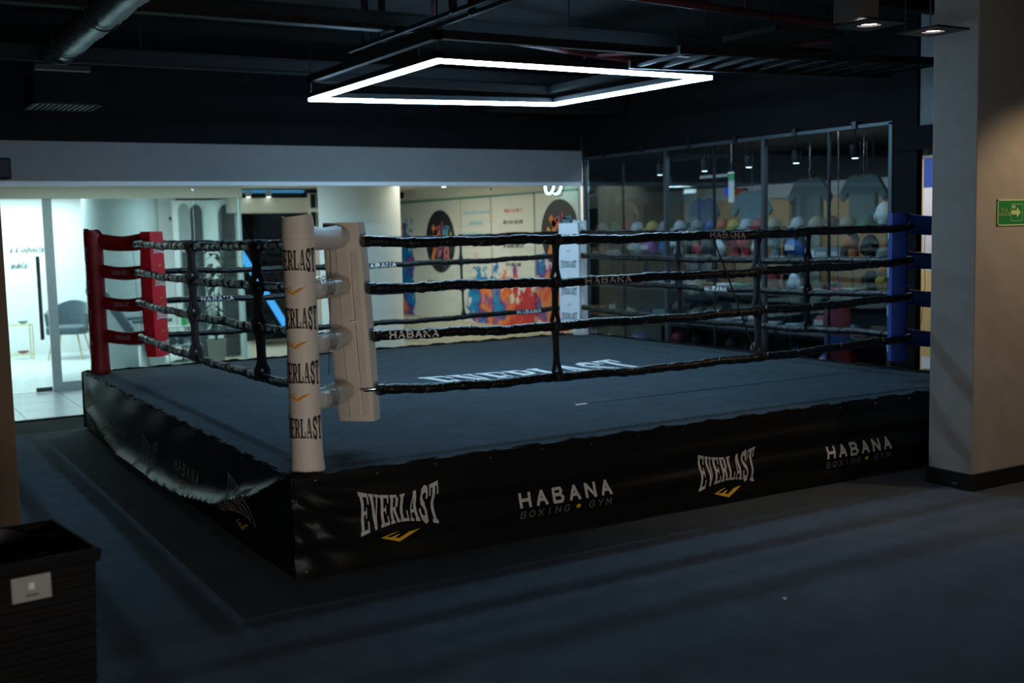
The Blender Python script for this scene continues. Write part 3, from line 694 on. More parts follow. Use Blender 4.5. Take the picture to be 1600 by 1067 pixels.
# ================================================================== MALL CORRIDOR AND CLINIC
cf = struct('floor_corridor', 'pale tiled floor of the mall corridor behind the glass')
MB().box(-3, YB+.06, -.12, 6.2, 16, -.012).build('screed', STRIPF, cf)
k_ = 0
for i in range(15):
    for j in range(12):
        x0 = -2.8+.6*i; y0 = YB+.07+.6*j
        if y0 > 12.6 or (y0 >= 8.55 and x0 < 2.35): continue
        MB().box(x0+.003, y0+.003, -.012, x0+.597, y0+.597, 0).build('tile', TILEG if x0 < 2.5 else CREAMW, cf)
S_('floor_clinic', MB().box(-3, 8.67, -.10, 2.48, 13.4, .004), FLOORW, 'white glossy clinic floor')
S_('ceiling_corridor', MB().box(-3, YB+.10, 2.44, XR+.03, 16, 2.6), CREAMW, 'cream corridor ceiling')
wc = struct('wall_clinic', 'white walls of the clinic beyond the corridor')
MB().box(-3, 13.35, 0, 2.9, 13.45, 2.6).build('rear_wall', WHITE, wc)
MB().box(-3.1, 8.6, 0, -3, 13.45, 2.6).build('side_wall', WHITE, wc)
# arched divider wall
ar = struct('wall_arches', 'white partition with dark arched niches in the clinic')
YA = 10.9
def arch_poly(x0, x1, z0, z1, n=12):
    r = (x1-x0)/2; c = (x0+x1)/2; zt = z1-r*1.35
    return [(x0, z0), (x1, z0), (x1, zt)]+[(c+r*cos(PI*k/n), zt+r*1.35*sin(PI*k/n)) for k in range(1, n)]+[(x0, zt)]
MB().box(2.22, YA, 0, 3.20, YA+.08, 2.28).build('panel', WHITE, ar)
AR = ((2.30, 2.46, flat((.30, .34, .34))), (2.47, 2.63, flat((.03, .03, .03))), (2.65, 2.85, WHITE), (2.87, 3.10, flat((.025, .025, .024))))
for i, (x0, x1, mt_) in enumerate(AR):
    MB().prism(arch_poly(x0, x1, .02, 2.24-.02*(i % 2)), lambda u, v, d: (u, d, v), YA-.02-.006*i, YA).build('arch_panel', mt_, ar)
MB().box(2.32, YA-.035, .75, 2.40, YA-.02, 1.55).build('niche_screen', flat((.05, .06, .07)), ar)
# clinic shopfront
cw = struct('window_3', 'clinic shopfront glazing with a glass door')
YC = 8.62
MB().box(-3, YC-.06, 2.235, 2.50, YC+.06, 2.44).build('head_beam', CREAMW, cw)
MB().box(.165, YC-.03, 0, .265, YC+.03, 2.235).build('jamb', flat((.42, .46, .48), .4), cw)
MB().box(.265, YC-.03, 0, 2.48, YC+.03, .11).build('bottom_rail', flat((.42, .46, .48), .4), cw)
MB().box(.265, YC-.005, .11, 2.47, YC+.005, 2.235).build('pane', GLASS, cw)
MB().box(2.465, YC, 0, 2.485, 10.88, 2.25).build('return_pane', GLASSR, cw)
MB().box(2.46, YC-.02, 0, 2.49, YC+.02, 2.235).build('corner_post', flat((.45, .62, .64), .3), cw)
dr = struct('door_1', 'frameless glass clinic door with a long dark bar handle')
MB().box(-.80, YC-.006, .012, .155, YC+.006, 2.225).build('pane', GLASS, dr)
MB().tube([(.075, YC-.05, .62), (.075, YC-.05, 1.58)], .021, 10).build('door_handle', flat((.035, .04, .045), .35), dr)
for z in (.72, 1.48): MB().tube([(.075, YC-.05, z), (.075, YC, z)], .008, 6).build('handle_bracket', METAL, dr)
MB().box(-.02, YC-.02, .012, .155, YC+.02, .06).build('patch_fitting', flat((.05, .055, .06), .4), dr)
# grey round column inside the clinic
cc = struct('column_clinic', 'wide grey round column inside the clinic')
MB().lathe([(.50, 0), (.50, 2.6)], (1.52, 10.95, 0), 40).build('shaft', flat((.36, .42, .43), .8), cc, smooth=True)
cwm = struct('column_white', 'big white round column in the mall corridor')
MB().lathe([(.53, 0), (.53, 2.44)], (3.98, 8.35, 0), 48).build('shaft', WHITE, cwm, smooth=True)
MB().lathe([(.545, 0), (.545, .10)], (3.98, 8.35, 0), 48).build('skirting', flat((.5, .5, .48)), cwm, smooth=True)
# cursive words on the clinic wall
INKS = mat('silver_script', (.14, .14, .12), .5)
wd = thing('wall_lettering', 'cursive grey lettering on the white clinic wall', 'lettering', (.6, 13.34, 1.5))
for word, x, z, w_ in (('a & infinita', -.24, .09, .48), ('andola!', -.24, -.15, .26)):
    mbx = letters(word, lambda u, v, x=x, z=z, w_=w_: (x+w_*u+.02*v, -.004, z+.085*v), .17, .12, .7)
    mbx.build('script_line', INKS, wd)
# armchair
VELV = mat('blue_velvet', (.05, .085, .11), .75, var=.15, scale=9, sheen=.4)
GOLD = mat('brass_leg', (.70, .55, .22), .35, .6)
ac = thing('armchair', 'blue velvet armchair on brass legs in the clinic', 'armchair', (.98, 12.35, 0), math.radians(-28))
MB().prism([(-.25, -.24), (.25, -.24), (.29, -.10), (.29, .22), (.2, .27), (-.2, .27), (-.29, .22), (-.29, -.10)], lambda u, v, d: (u, v, d), .38, .50).build('seat', VELV, ac, bev=.03)
def shell(u, v, d):
    a = PI*(-.12+1.24*u); r = .315+.03*v-d; hgt = .24+.17*sin(PI*min(1, max(0, u)))**2
    return (r*cos(a)*.98, .02+r*sin(a)*.92, .43+hgt*v*1.05)
MB().sheet(shell, 28, 8, .055).build('backrest', VELV, ac, smooth=True, sharp=60)
for sx, sy in ((-1, -1), (1, -1), (1, 1), (-1, 1)): MB().tube([(sx*.17, sy*.15, .39), (sx*.25, sy*.22, 0)], [.014, .009], 8).build('leg', GOLD, ac)
# side table
stb = thing('side_table', 'brass framed glass side table against the clinic wall', 'table', (.36, 12.85, 0))
for x in (-.17, .17):
    for y in (-.15, .15): MB().tube([(x, y, 0), (x, y, .52)], .008, 6).build('leg', GOLD, stb)
for z in (.08, .52):
    for a in (((-.17, -.15), (.17, -.15)), ((.17, -.15), (.17, .15)), ((.17, .15), (-.17, .15)), ((-.17, .15), (-.17, -.15))):
        MB().tube([(a[0][0], a[0][1], z), (a[1][0], a[1][1], z)], .008, 6).build('rail', GOLD, stb)
    MB().box(-.165, -.145, z+.004, .165, .145, z+.012).build('glass_shelf', GLASS, stb)
bo = thing('dish', 'small grey dish on the brass side table', 'dish', (.42, 12.82, .533)); MB().lathe([(.03, 0), (.07, .03), (.075, .045), (.066, .045), (.028, .010)], n=18).build('bowl', flat((.25, .30, .30)), bo, smooth=True)
bo = thing('dish', 'dark red dish on the lower shelf of the brass side table', 'dish', (.40, 12.82, .093)); MB().lathe([(.04, 0), (.08, .02), (.075, .035), (.03, .008)], n=18).build('bowl', flat((.22, .05, .06)), bo, smooth=True)
# treatment recliner
LEA = mat('grey_leather', (.085, .115, .135), .45, var=.1)
CHR = mat('chrome', (.6, .62, .63), .2, 1)
rc = thing('recliner', 'grey leather treatment recliner behind the red ring post', 'recliner', (1.52, 9.75, 0), 0)
def slab(P0, P1, w_, th):
    a, b = Vector(P0), Vector(P1); d = (b-a).normalized(); n = Vector((0, 1, 0)); u = d.cross(n).normalized()
    return MB().hexa([tuple(a-n*w_), tuple(b-n*w_), tuple(b+n*w_), tuple(a+n*w_)]+[tuple(q+u*-th) for q in (a-n*w_, b-n*w_, b+n*w_, a+n*w_)])
slab((-.30, 0, .52), (-.62, 0, 1.05), .26, .12).build('backrest', LEA, rc, bev=.03)
slab((-.32, 0, .52), (.22, 0, .48), .27, .12).build('seat', LEA, rc, bev=.03)
slab((.24, 0, .48), (.70, 0, .34), .24, .10).build('leg_rest', LEA, rc, bev=.03)
MB().blob((-.66, 0, 1.10), (.07, .17, .10)).build('headrest', LEA, rc, smooth=True)
for s in (-1, 1):
    MB().box(-.25, s*.34-.04, .68, .25, s*.34+.04, .73).build('armrest', LEA, rc, bev=.02); MB().tube([(0, s*.34, .45), (0, s*.34, .68)], .015, 8).build('arm_post', CHR, rc)
MB().tube([(-.05, 0, .06), (-.05, 0, .42)], .07, 14).build('column', CHR, rc)
for an in range(5):
    a = an*2*PI/5+.2; MB().tube([(-.05, 0, .07), (-.05+.40*cos(a), .40*sin(a), .03)], [.035, .018], 8).build('base_arm', flat((.05, .06, .07)), rc)
tr = thing('trolley', 'small white clinic trolley beside the recliner', 'trolley', (1.80, 9.25, 0))
for x in (-.16, .16):
    for y in (-.12, .12):
        MB().tube([(x, y, .05), (x, y, .62)], .009, 6).build('leg', CHR, tr); MB().blob((x, y, .028), (.026, .014, .026), 10, 6).build('caster', flat((.03, .03, .03)), tr, smooth=True)
for z in (.14, .38, .62): MB().box(-.17, -.13, z, .17, .13, z+.012).build('shelf', flat((.45, .5, .5)), tr)
for x, lb, c in ((1.72, 'dark bottle on the middle shelf of the white trolley', (.04, .05, .06)), (1.83, 'second dark bottle on the middle shelf of the white trolley', (.04, .05, .06))):
    q = thing('bottle', lb, 'bottle', (x, 9.25, .393)); MB().lathe([(.035, 0), (.035, .09), (.014, .12), (.014, .15)], n=14).build('body', flat(c), q, smooth=True); MB().lathe([(.016, .15), (.016, .17)], n=12).build('cap', flat((.6, .6, .6)), q)
q = thing('bottle', 'green bottle standing on the top of the white trolley', 'bottle', (1.88, 9.25, .633))
MB().lathe([(.035, 0), (.035, .12), (.013, .16), (.013, .19)], n=14).build('body', flat((.05, .45, .12), .3), q, smooth=True); MB().lathe([(.016, .19), (.016, .21)], n=12).build('cap', flat((.1, .5, .2)), q)
stl = thing('stool', 'low black wheeled stool in the clinic beside the red corner pad', 'stool', (2.08, 10.15, 0))
MB().lathe([(.16, .36), (.175, .39), (.17, .43), (.14, .44)], n=24).build('seat', LEA, stl, smooth=True); MB().tube([(0, 0, .06), (0, 0, .37)], .022, 10).build('gas_lift', CHR, stl)
for an in range(5):
    a = an*2*PI/5; MB().tube([(0, 0, .08), (.10*cos(a), .10*sin(a), .07), (.22*cos(a), .22*sin(a), .035)], [.022, .02, .012], 8).build('base_arm', flat((.06, .07, .08)), stl)
    MB().blob((.22*cos(a), .22*sin(a), .022), (.02, .02, .02), 8, 6).build('caster', flat((.02, .02, .02)), stl, smooth=True)
# potted plant
pl = thing('potted_plant', 'green leafy potted plant standing before the arched niches', 'plant', (2.30, 9.30, 0))
MB().lathe([(.09, 0), (.12, .40), (.13, .42), (.11, .42), (.10, .36)], n=24).build('pot', flat((.30, .28, .24)), pl, smooth=True)
LEAF = mat('leaf_green', (.012, .045, .016), .5, var=.4, scale=6)
rr = random.Random(3)
for k in range(5): MB().tube([(0, 0, .36), (.05*cos(k*1.3), .05*sin(k*1.3), .8), (.11*cos(k*1.3), .11*sin(k*1.3), 1.35)], [.010, .007, .004], 6).build('stem', flat((.10, .08, .04)), pl)
for k in range(64):
    z = rr.uniform(.55, 1.62); a = rr.uniform(0, 2*PI); L1 = rr.uniform(.09, .15); w1 = L1*.26; r0 = rr.uniform(.0, .05); dz = rr.uniform(-.04, .10)
    d = Vector((cos(a), sin(a), 0)); n_ = Vector((-sin(a), cos(a), 0)); P0 = d*r0+Vector((0, 0, z))
    pts = []
    for t, ww in ((0, .1), (.3, .9), (.6, 1), (.85, .55), (1, .04)):
        c = P0+d*(L1*t)+Vector((0, 0, dz*t-.10*t*t)); pts.append((c-n_*w1*ww, c+Vector((0, 0, -.010*ww)), c+n_*w1*ww))
    vs_ = [tuple(q) for row in pts for q in row]; fs = [(i*3+j, i*3+j+1, i*3+j+4, i*3+j+3) for i in range(4) for j in range(2)]
    MB().add(vs_, fs).build('leaf', LEAF, pl, smooth=True)

# escalator with blue lit balustrade, soffit and dark void
es = thing('escalator', 'dark escalator with a glowing blue balustrade strip beyond the corridor', 'escalator', (3.6, 12.0, 0))
BLUEL = emi('blue_strip_light', (.06, .42, .95), 1.1)
e0, e1 = Vector((-.55, 0, 2.30)), Vector((.60, 0, .30)); d = (e1-e0).normalized(); u = Vector((-d.z, 0, d.x))
def para(z0, z1, y0, y1):
    P = []
    for q in (z0, z1):
        for s, y in ((e0, y0), (e1, y0), (e1, y1), (e0, y1)): P.append((s.x+u.x*q, y, s.z+u.z*q))
    return MB().hexa(P)
para(-.05, .06, -.03, .03).build('light_strip', BLUEL, es); para(-.45, -.05, -.02, .9).build('truss', BLACKW, es)
para(.06, .30, -.01, .01).build('glass_balustrade', GLASSD, es); para(.30, .35, -.04, .04).build('handrail', BLACKP, es)
for k in range(9):
    s = e0.lerp(e1, k/9); MB().box(s.x-.05, .06, s.z-.16, s.x+.10, .86, s.z-.06).build('step', GALV, es)
S_('wall_void', MB().box(2.5, 13.6, 0, 6.19, 13.7, 2.44), BLACKW, 'dark wall behind the escalator')
so = struct('trim_2', 'cream soffit box over the escalator hall'); MB().box(2.98, 10.6, 2.09, 4.9, 11.2, 2.30).build('soffit', CREAMW, so, bev=.01)
MB().box(2.9, 11.25, 2.30, 6.0, 13.5, 2.40).build('dark_reveal', BLACKW, so)
MB().prism([(2.95, 11.2), (4.3, 11.2), (2.95, 13.2)], lambda a, b, d: (a, b, d), 2.395, 2.435).build('blue_cove', emi('blue_cove_light', (.08, .38, .75), .5), so)
for x, y, z, lb in ((3.22, 10.55, 2.31, 'left small spotlight on the cream soffit'), (3.52, 10.55, 2.31, 'second small spotlight on the cream soffit'), (4.06, 9.9, 2.36, 'spotlight beside the big white column'), (5.72, 9.3, 2.40, 'ceiling spotlight over the mural panels')):
    t = thing('spotlight', lb, 'lamp', (x, y, z), 0, 'corridor spotlights')
    MB().lathe([(.04, .0), (.045, .05), (.03, .09)], n=14).build('body', flat((.4, .4, .38)), t, smooth=True); MB().lathe([(.032, -.004), (.032, .0)], n=14).build('lens', emi('spot_lens', (.8, 1, .95), 6) if 'spot_lens' not in bpy.data.materials else bpy.data.materials['spot_lens'], t)
# dark window grille beside the white column
gr = thing('window_grille', 'grey and black gridded window beside the white column', 'grille', (4.15, 10.2, 1.9))
MB().box(-.16, .02, -1.9, .1, .05, .45).build('panel', flat((.45, .45, .43)), gr)
for x in (-.12, -.03): 
    for z in (-.3, -.02, .24): MB().box(x, 0, z, x+.065, .02, z+.2).build('opening', BLACKW, gr)

# ================================================================== MURAL WALL
S_('wall_mural', MB().box(XR+.03, YB+.05, 0, XR+.15, 13.6, 2.6), CREAMW, 'cream shop wall carrying the mural panels')
S_('baseboard_mural', MB().box(XR-.25, YB+.10, 0, XR+.03, 13.5, .40), flat((.55, .48, .36)), 'beige plinth under the mural')
def splash_mat(name, blobs, ky, kz, off):
    mt = bpy.data.materials.new(name); mt.use_nodes = True; nt = mt.node_tree; N = nt.nodes; L = nt.links
    b = N['Principled BSDF']; b.inputs['Roughness'].default_value = .35
    tc = N.new('ShaderNodeTexCoord'); sep = N.new('ShaderNodeSeparateXYZ'); L.new(tc.outputs['Object'], sep.inputs[0])
    nz = N.new('ShaderNodeTexNoise'); nz.inputs['Scale'].default_value = 7; nz.inputs['Detail'].default_value = 6; nz.inputs['Roughness'].default_value = .62; L.new(tc.outputs['Object'], nz.inputs['Vector'])
    def mth(op, a, b_, c=None):
        n = N.new('ShaderNodeMath'); n.operation = op
        for i, q in enumerate((a, b_)):
            if hasattr(q, 'default_value'): L.new(q, n.inputs[i])
            else: n.inputs[i].default_value = q
        return n.outputs[0]
    best = None
    for y, z, ry, rz_ in blobs:
        dy = mth('DIVIDE', mth('SUBTRACT', sep.outputs[1], y), ry); dz = mth('DIVIDE', mth('SUBTRACT', sep.outputs[2], z), rz_)
        r = mth('SQRT', mth('ADD', mth('MULTIPLY', dy, dy), mth('MULTIPLY', dz, dz)), 0)
        val = mth('SUBTRACT', 1.0, r); best = val if best is None else mth('MAXIMUM', best, val)
    mask = mth('ADD', best, mth('MULTIPLY', mth('SUBTRACT', nz.outputs['Fac'], .5), 2.6))
    st = N.new('ShaderNodeValToRGB'); st.color_ramp.elements[0].position = .08; st.color_ramp.elements[1].position = .14; L.new(mask, st.inputs[0])
    n2 = N.new('ShaderNodeTexNoise'); n2.inputs['Scale'].default_value = 2.6; n2.inputs['Detail'].default_value = 3; L.new(tc.outputs['Object'], n2.inputs['Vector'])
    hv = mth('ADD', mth('ADD', mth('ADD', mth('MULTIPLY', sep.outputs[2], kz), mth('MULTIPLY', sep.outputs[1], ky)), off), mth('MULTIPLY', mth('SUBTRACT', n2.outputs['Fac'], .5), 1.7))
    cr = N.new('ShaderNodeValToRGB'); L.new(hv, cr.inputs[0])
    E_ = cr.color_ramp.elements; E_[0].position = .05; E_[0].color = (.55, .02, .03, 1); E_[1].position = 1; E_[1].color = (.02, .10, .38, 1)
    for p, c in ((.22, (.75, .10, .03)), (.36, (.80, .25, .03)), (.46, (.30, .04, .20)), (.56, (.04, .08, .35)), (.72, (.0, .25, .50))):
        e = E_.new(p); e.color = c+(1,)
    mx = N.new('ShaderNodeMix'); mx.data_type = 'RGBA'; L.new(st.outputs[0], mx.inputs[0]); mx.inputs[6].default_value = (.66, .64, .57, 1); L.new(cr.outputs[0], mx.inputs[7])
    L.new(mx.outputs[2], b.inputs['Base Color']); return mt
DISC = flat((.014, .014, .016), .5)
def text_rows(par, rows, x):
    r = random.Random(len(rows))
    for yc, z, w_, h_, m_ in rows:     # unreadable small type: rows of short strokes
        mb = MB(); y = yc+w_/2
        while y > yc-w_/2:
            l_ = r.uniform(.010, .022); mb.box(x, y-l_, z, x-.002, y, z+h_*r.choice((1, 1, .8))); y -= l_+r.choice((.008, .008, .026))
        mb.build('text_row', m_, par)
def logo_disc(par, yc, zc, r, x):
    dsc = MB().prism([(yc+r*cos(2*PI*k/40), zc+r*sin(2*PI*k/40)) for k in range(40)], lambda a, b, d: (d, a, b), x, x-.010).build('logo_disc', DISC, par)
    def ln(pts, t, c): MB().quads(stroke([(a*r, b*r) for a, b in pts], t*r), lambda u, v: (x-.013, yc-u, zc+v), 1, 1).build('logo_mark', flat(c), dsc)
    ln([(-.55, -.62), (-.30, -.15), (-.25, .25), (-.45, .45)], .20, (.75, .20, .03)); ln([(-.35, .30), (-.10, .40), (-.02, .10)], .16, (.80, .18, .12))
    ln([(.05, .20), (-.10, -.05), (.10, -.22), (-.05, -.45)], .14, (.70, .12, .16)); ln([(-.12, -.1), (-.18, -.60)], .16, (.05, .12, .25))
    ln([(.30, .42), (.30, -.02)], .18, (.10, .30, .42)); ln([(.50, .42), (.50, .05)], .12, (.08, .36, .55)); ln([(.26, .44), (.62, .44)], .10, (.08, .30, .45))
    ln([(.32, -.20), (.32, -.72)], .10, (.75, .20, .20)); ln([(.32, -.22), (.60, -.22)], .10, (.75, .20, .20)); ln([(.56, -.20), (.56, -.72)], .10, (.75, .20, .20)); ln([(.35, -.46), (.52, -.46)], .09, (.75, .20, .20))
    ln([(.70, .12), (.84, .12)], .12, (.85, .55, .03)); ln([(.77, .04), (.77, .26)], .08, (.85, .55, .03)); ln([(.18, .60), (.20, .42)], .07, (.6, .06, .12)); ln([(-.62, .15), (-.52, .05)], .1, (.8, .4, .05)); ln([(0, .5), (.06, .3)], .09, (.25, .06, .25))
R_T = flat((.62, .20, .18)); B_T = flat((.30, .52, .62)); K_T = flat((.10, .10, .10)); XM = XR+.03
def panel(lb, y0, y1, blobs, nm, *kk):
    t = thing('mural_panel', lb, 'mural', (XM, (y0+y1)/2, .40), 0, 'mural panels'); h = (y1-y0)/2-.012
    MB().box(-.03, -h, .0, -.002, h, 1.83).build('board', splash_mat(nm, blobs, *kk), t)
    MB().box(-.036, -h-.006, 1.83, -.002, h+.006, 1.86).build('top_channel', flat((.10, .28, .22), .3), t)
    return t
t1 = panel('mural panel with black round logo and splash at the white column', 9.72, 12.1, [(.72, .75, .30, .85), (.70, .25, .25, .5)], 'splash_print_a', .2, .15, .35)
logo_disc(t1, -.52, 1.205, .485, -.031); text_rows(t1, [(-.25, .55, .42, .045, K_T)], -.031)
t2 = panel('middle mural panel with blue text lines and splash', 8.80, 9.70, [(-.12, .32, .40, .50), (-.38, .15, .40, .50)], 'splash_print_b', .55, .35, .55)
text_rows(t2, [(-.02, 1.60, .80, .05, B_T), (-.02, 1.44, .40, .06, B_T), (-.02, 1.28, .80, .05, B_T), (.0, .86, .12, .18, flat((.72, .50, .44)))], -.031)
t3 = panel('mural panel with red and black text lines above red splash', 7.62, 8.78, [(.40, .20, .40, .62), (.0, .10, .55, .30), (-.35, .28, .28, .30), (-.05, .60, .08, .30)], 'splash_print_c', .55, .35, .15)
text_rows(t3, [(-.02, 1.60, .46, .05, R_T), (-.02, 1.44, .52, .055, K_T), (-.02, 1.28, .44, .05, R_T), (-.02, 1.11, .54, .055, K_T), (0, .85, .40, .05, K_T), (0, .66, .74, .045, R_T)], -.031)
t4 = panel('nearest mural panel with round logo half hidden by white corner pad', 6.58, 7.60, [(.30, .45, .26, .62), (.0, .2, .4, .35)], 'splash_print_d', .1, .55, .12)
logo_disc(t4, -.10, 1.30, .44, -.031)
# ring lamp under the header
rl = thing('ring_lamp', 'twin glowing ring lamp hanging behind the glass above the white pad', 'lamp', (5.98, 6.80, 2.24))
LR = emi('ring_lamp_glow', (.55, .95, 1), 5)
for x in (-.05, .06): MB().tube([(x+.012*sin(2*PI*k/28), .10*cos(2*PI*k/28), .06+.10*sin(2*PI*k/28)) for k in range(29)], .014, 8, False).build('light_ring', LR, rl, smooth=True)
MB().box(-.01, -.02, -.03, .02, .02, .2).build('bracket', BLACKP, rl)
MB().tube([(.02, 0, .0), (.06, 0, -.07), (.13, 0, -.06), (.17, 0, .05), (.18, 0, .2)], .006, 6).build('cable', BLACKP, rl)

# ================================================================== SPORTS SHOP BEHIND THE RIGHT GLASS
S_('floor_shop', MB().box(XR+.05, 1.0, -.05, 11.9, 12, .002), flat((.16, .16, .16), .4), 'grey shop floor')
S_('wall_shop', MB().box(11.9, -2, 0, 12.0, 14, 3.0), flat((.10, .12, .13)), 'dark rear wall of the shop')
S_('ceiling_shop', MB().box(XR+.25, 1.0, 2.86, 11.9, 14, 2.95), flat((.05, .055, .06)), 'dark shop ceiling')
wp = struct('wall_panels', 'row of oak panels on the shop wall')
for k in range(14):
    y = 3.0+.62*k; MB().box(10.6, y, .1, 10.66, y+.58 if k % 3 else y+.40, 2.15).build('panel', WOOD if k % 4 != 2 else flat((.18, .24, .25)), wp)
MB().box(10.58, 2.6, 2.15, 10.68, 11.8, 2.36).build('cornice', flat((.30, .30, .33)), wp)
def lamp_panel(lb, x, y, z, sy, sz, c, s, nm):
    t = thing('light_box', lb, 'light box', (x, y, z), 0, 'shop light boxes')
    MB().box(-.0, -sy, -sz, .06, sy, sz).build('case', DMETAL, t); MB().box(-.006, -sy+.01, -sz+.01, 0, sy-.01, sz-.01).build('face', emi(nm, c, s), t)
    for q in (-.6, .6): MB().tube([(.03, q*sy, sz), (.03, q*sy, 2.86-z)], .003, 5).build('hanger_wire', DMETAL, t)
lamp_panel('tall white light box high in the shop', 9.8, 5.20, 2.24, .10, .11, (.75, .92, 1), 1.8, 'lb1')
lamp_panel('white light box below the tall one in the shop', 9.92, 5.20, 1.92, .10, .07, (.75, .92, 1), 1.8, 'lb2')
lamp_panel('wide white light box right in the shop', 9.8, 4.62, 1.90, .22, .06, (.75, .92, 1), 1.8, 'lb3')
lamp_panel('small blue white light box at the right end of the shop', 9.8, 4.20, 1.90, .03, .06, (.4, .6, 1), 1.5, 'lb4')
lamp_panel('blue lit sign in the middle of the shop', 8.72, 6.57, 2.22, .075, .065, (.01, .06, .9), 1.2, 'lb5')
lamp_panel('red lit sign beside the blue one in the shop', 8.6, 6.28, 2.19, .155, .05, (.6, .03, .05), .45, 'lb6')
lamp_panel('pale strip light over the middle of the shop', 8.6, 6.75, 2.43, .30, .030, (.8, .85, .95), .5, 'lb7')
lamp_panel('small white light box near the left shop ceiling', 8.6, 7.78, 2.42, .05, .06, (.7, .8, 1), .6, 'lb8')
for x, y, lb in ((7.6, 6.675, 'leftmost of the five'), (7.6, 5.767, 'second from left of the five'), (7.6, 4.959, 'middle one of the five'), (7.6, 4.174, 'second from right of the five'), (7.6, 3.301, 'rightmost of the five')):
    t = thing('track_spotlight', lb+' shop spotlights behind the right glass', 'lamp', (x, y, 2.44), 0, 'shop spotlights')
    MB().lathe([(.038, .0), (.05, .05), (.05, .14), (.02, .16)], n=16).build('can', DMETAL, t, smooth=True); MB().lathe([(.034, -.004), (.034, 0)], n=16).build('lens', bpy.data.materials.get('track_lens') or emi('track_lens', (.9, 1, .95), 9), t)
    MB().tube([(0, 0, .16), (0, 0, .42)], .008, 6).build('stem', DMETAL, t)
bnn = thing('hanging_banner', 'narrow white banner with a green top hanging in the shop', 'banner', (7.6, 5.267, 2.03))
MB().box(-.006, -.05, 0, .006, .05, .27).build('cloth', flat((.55, .58, .56)), bnn); MB().box(-.008, -.05, .27, .008, .05, .35).build('green_band', flat((.03, .35, .15)), bnn); MB().box(-.01, -.055, .35, .01, .055, .37).build('rod', CHR, bnn)
MB().tube([(0, 0, .37), (0, 0, .83)], .002, 4).build('cord', CHR, bnn)

UN = (('right', 2.75, 4.30), ('middle', 4.40, 6.05), ('left', 6.15, 8.20)); LV = (.10, .52, .95, 1.36, 1.70); LN = ('bottom', 'lower', 'middle', 'upper', 'top')
for nm, y0, y1 in UN:
    t = thing('display_shelf', 'dark %s shop display shelf unit behind the right glass' % nm, 'shelf', (7.65, (y0+y1)/2, 0), 0, 'shop shelf units'); h = (y1-y0)/2
    for z in LV: MB().box(-.20, -h, z-.03, .20, h, z).build('board', flat((.11, .11, .10), .4), t)
    for y in (-h, h): MB().box(-.02, y-.02, 0, .20, y+.02, 1.72).build('upright', DMETAL, t)
    MB().box(.18, -h, 0, .20, h, .92).build('back_panel', flat((.06, .065, .07)), t)
CN = {'red': (.45, .03, .04), 'white': (.62, .66, .68), 'navy': (.02, .04, .14), 'blue': (.03, .13, .42), 'black': (.02, .02, .022), 'grey': (.28, .31, .33), 'beige': (.48, .40, .28), 'maroon': (.22, .03, .05), 'teal': (.16, .30, .33), 'orange': (.62, .16, .05), 'purple': (.24, .05, .22), 'brown': (.22, .12, .06), 'green': (.05, .22, .10), 'yellow': (.65, .45, .05)}
def glove(c, t):
    MB().blob((-.02, 0, .19), (.085, .070, .085), 16, 10, lambda d: 1+.12*max(0, d.z)).build('mitt', flat(c, .35), t, smooth=True)
    MB().blob((-.055, .065, .17), (.035, .030, .055), 10, 8).build('thumb', flat(c, .35), t, smooth=True)
    MB().lathe([(.056, 0), (.060, .06), (.050, .12)], n=16).build('cuff', flat(tuple(x*.6 for x in c), .4), t, smooth=True)
def cap(c, t):
    c = tuple(x*.45 for x in c)
    MB().blob((0, 0, .03), (.095, .085, .10), 16, 10, lambda d: 1 if d.z > -.2 else .8).build('crown', flat(c), t, smooth=True)
    MB().sheet(lambda u, v, d: (-.06-.11*v, (u-.5)*.15*(1-.4*v), .035-.02*v-.02*(2*u-1)**2-d), 8, 4, .006).build('brim', flat(c), t, smooth=True)
    MB().blob((0, 0, .13), (.008, .008, .006), 8, 5).build('button', flat(c), t)
def sbox(c, t):
    MB().box(-.12, -.095, 0, .12, .095, .10).build('box', flat(c), t); MB().box(-.125, -.10, .085, .125, .10, .125).build('lid', flat(tuple(x*.75 for x in c)), t); MB().box(-.1215, -.06, .03, -.12, .06, .07).build('end_label', flat((.5, .5, .5)), t)
def bag(c, t):
    MB().tube([(0, -.105+.21*i/10, .12) for i in range(11)], [.06, .10, .115, .12, .12, .12, .12, .12, .115, .10, .06], 16).build('body', flat(c), t, smooth=True)
    for s in (-1, 1): MB().tube([(-.09, s*.06, .18), (-.07, s*.05, .27), (-.06, 0, .30 if s > 0 else .28), (-.07, -s*.01, .27)], .010, 6).build('handle', flat((.04, .04, .04)), t)
    MB().box(-.124, -.07, .09, -.118, .07, .15).build('side_print', flat((.5, .5, .5)), t)
def shoe(c, t):
    MB().prism([(-.14, .02), (.12, .02), (.125, .10), (.08, .12), (.03, .115), (-.03, .075), (-.12, .05), (-.145, .035)], lambda u, v, d: (d*.9, u*.72, v), -.045, .045).build('upper', flat(c), t, bev=.015)
    MB().prism([(-.15, 0), (.13, 0), (.13, .03), (-.15, .025)], lambda u, v, d: (d, u*.72, v), -.048, .048).build('sole', flat((.6, .6, .6)), t, bev=.008)
    for k in range(4): MB().box(-.03, -.07+.025*k, .07+.012*k, .03, -.062+.025*k, .08+.012*k).build('lace', flat((.7, .7, .7)), t)
def fold(c, t):
    for k in range(3):
        cc_ = tuple(min(1, x*(.75+.25*k)) for x in c); MB().box(-.13+.006*k, -.10, .028*k, .13, .10-.008*k, .028*k+.026).build('folded_layer', flat(cc_), t, bev=.010)
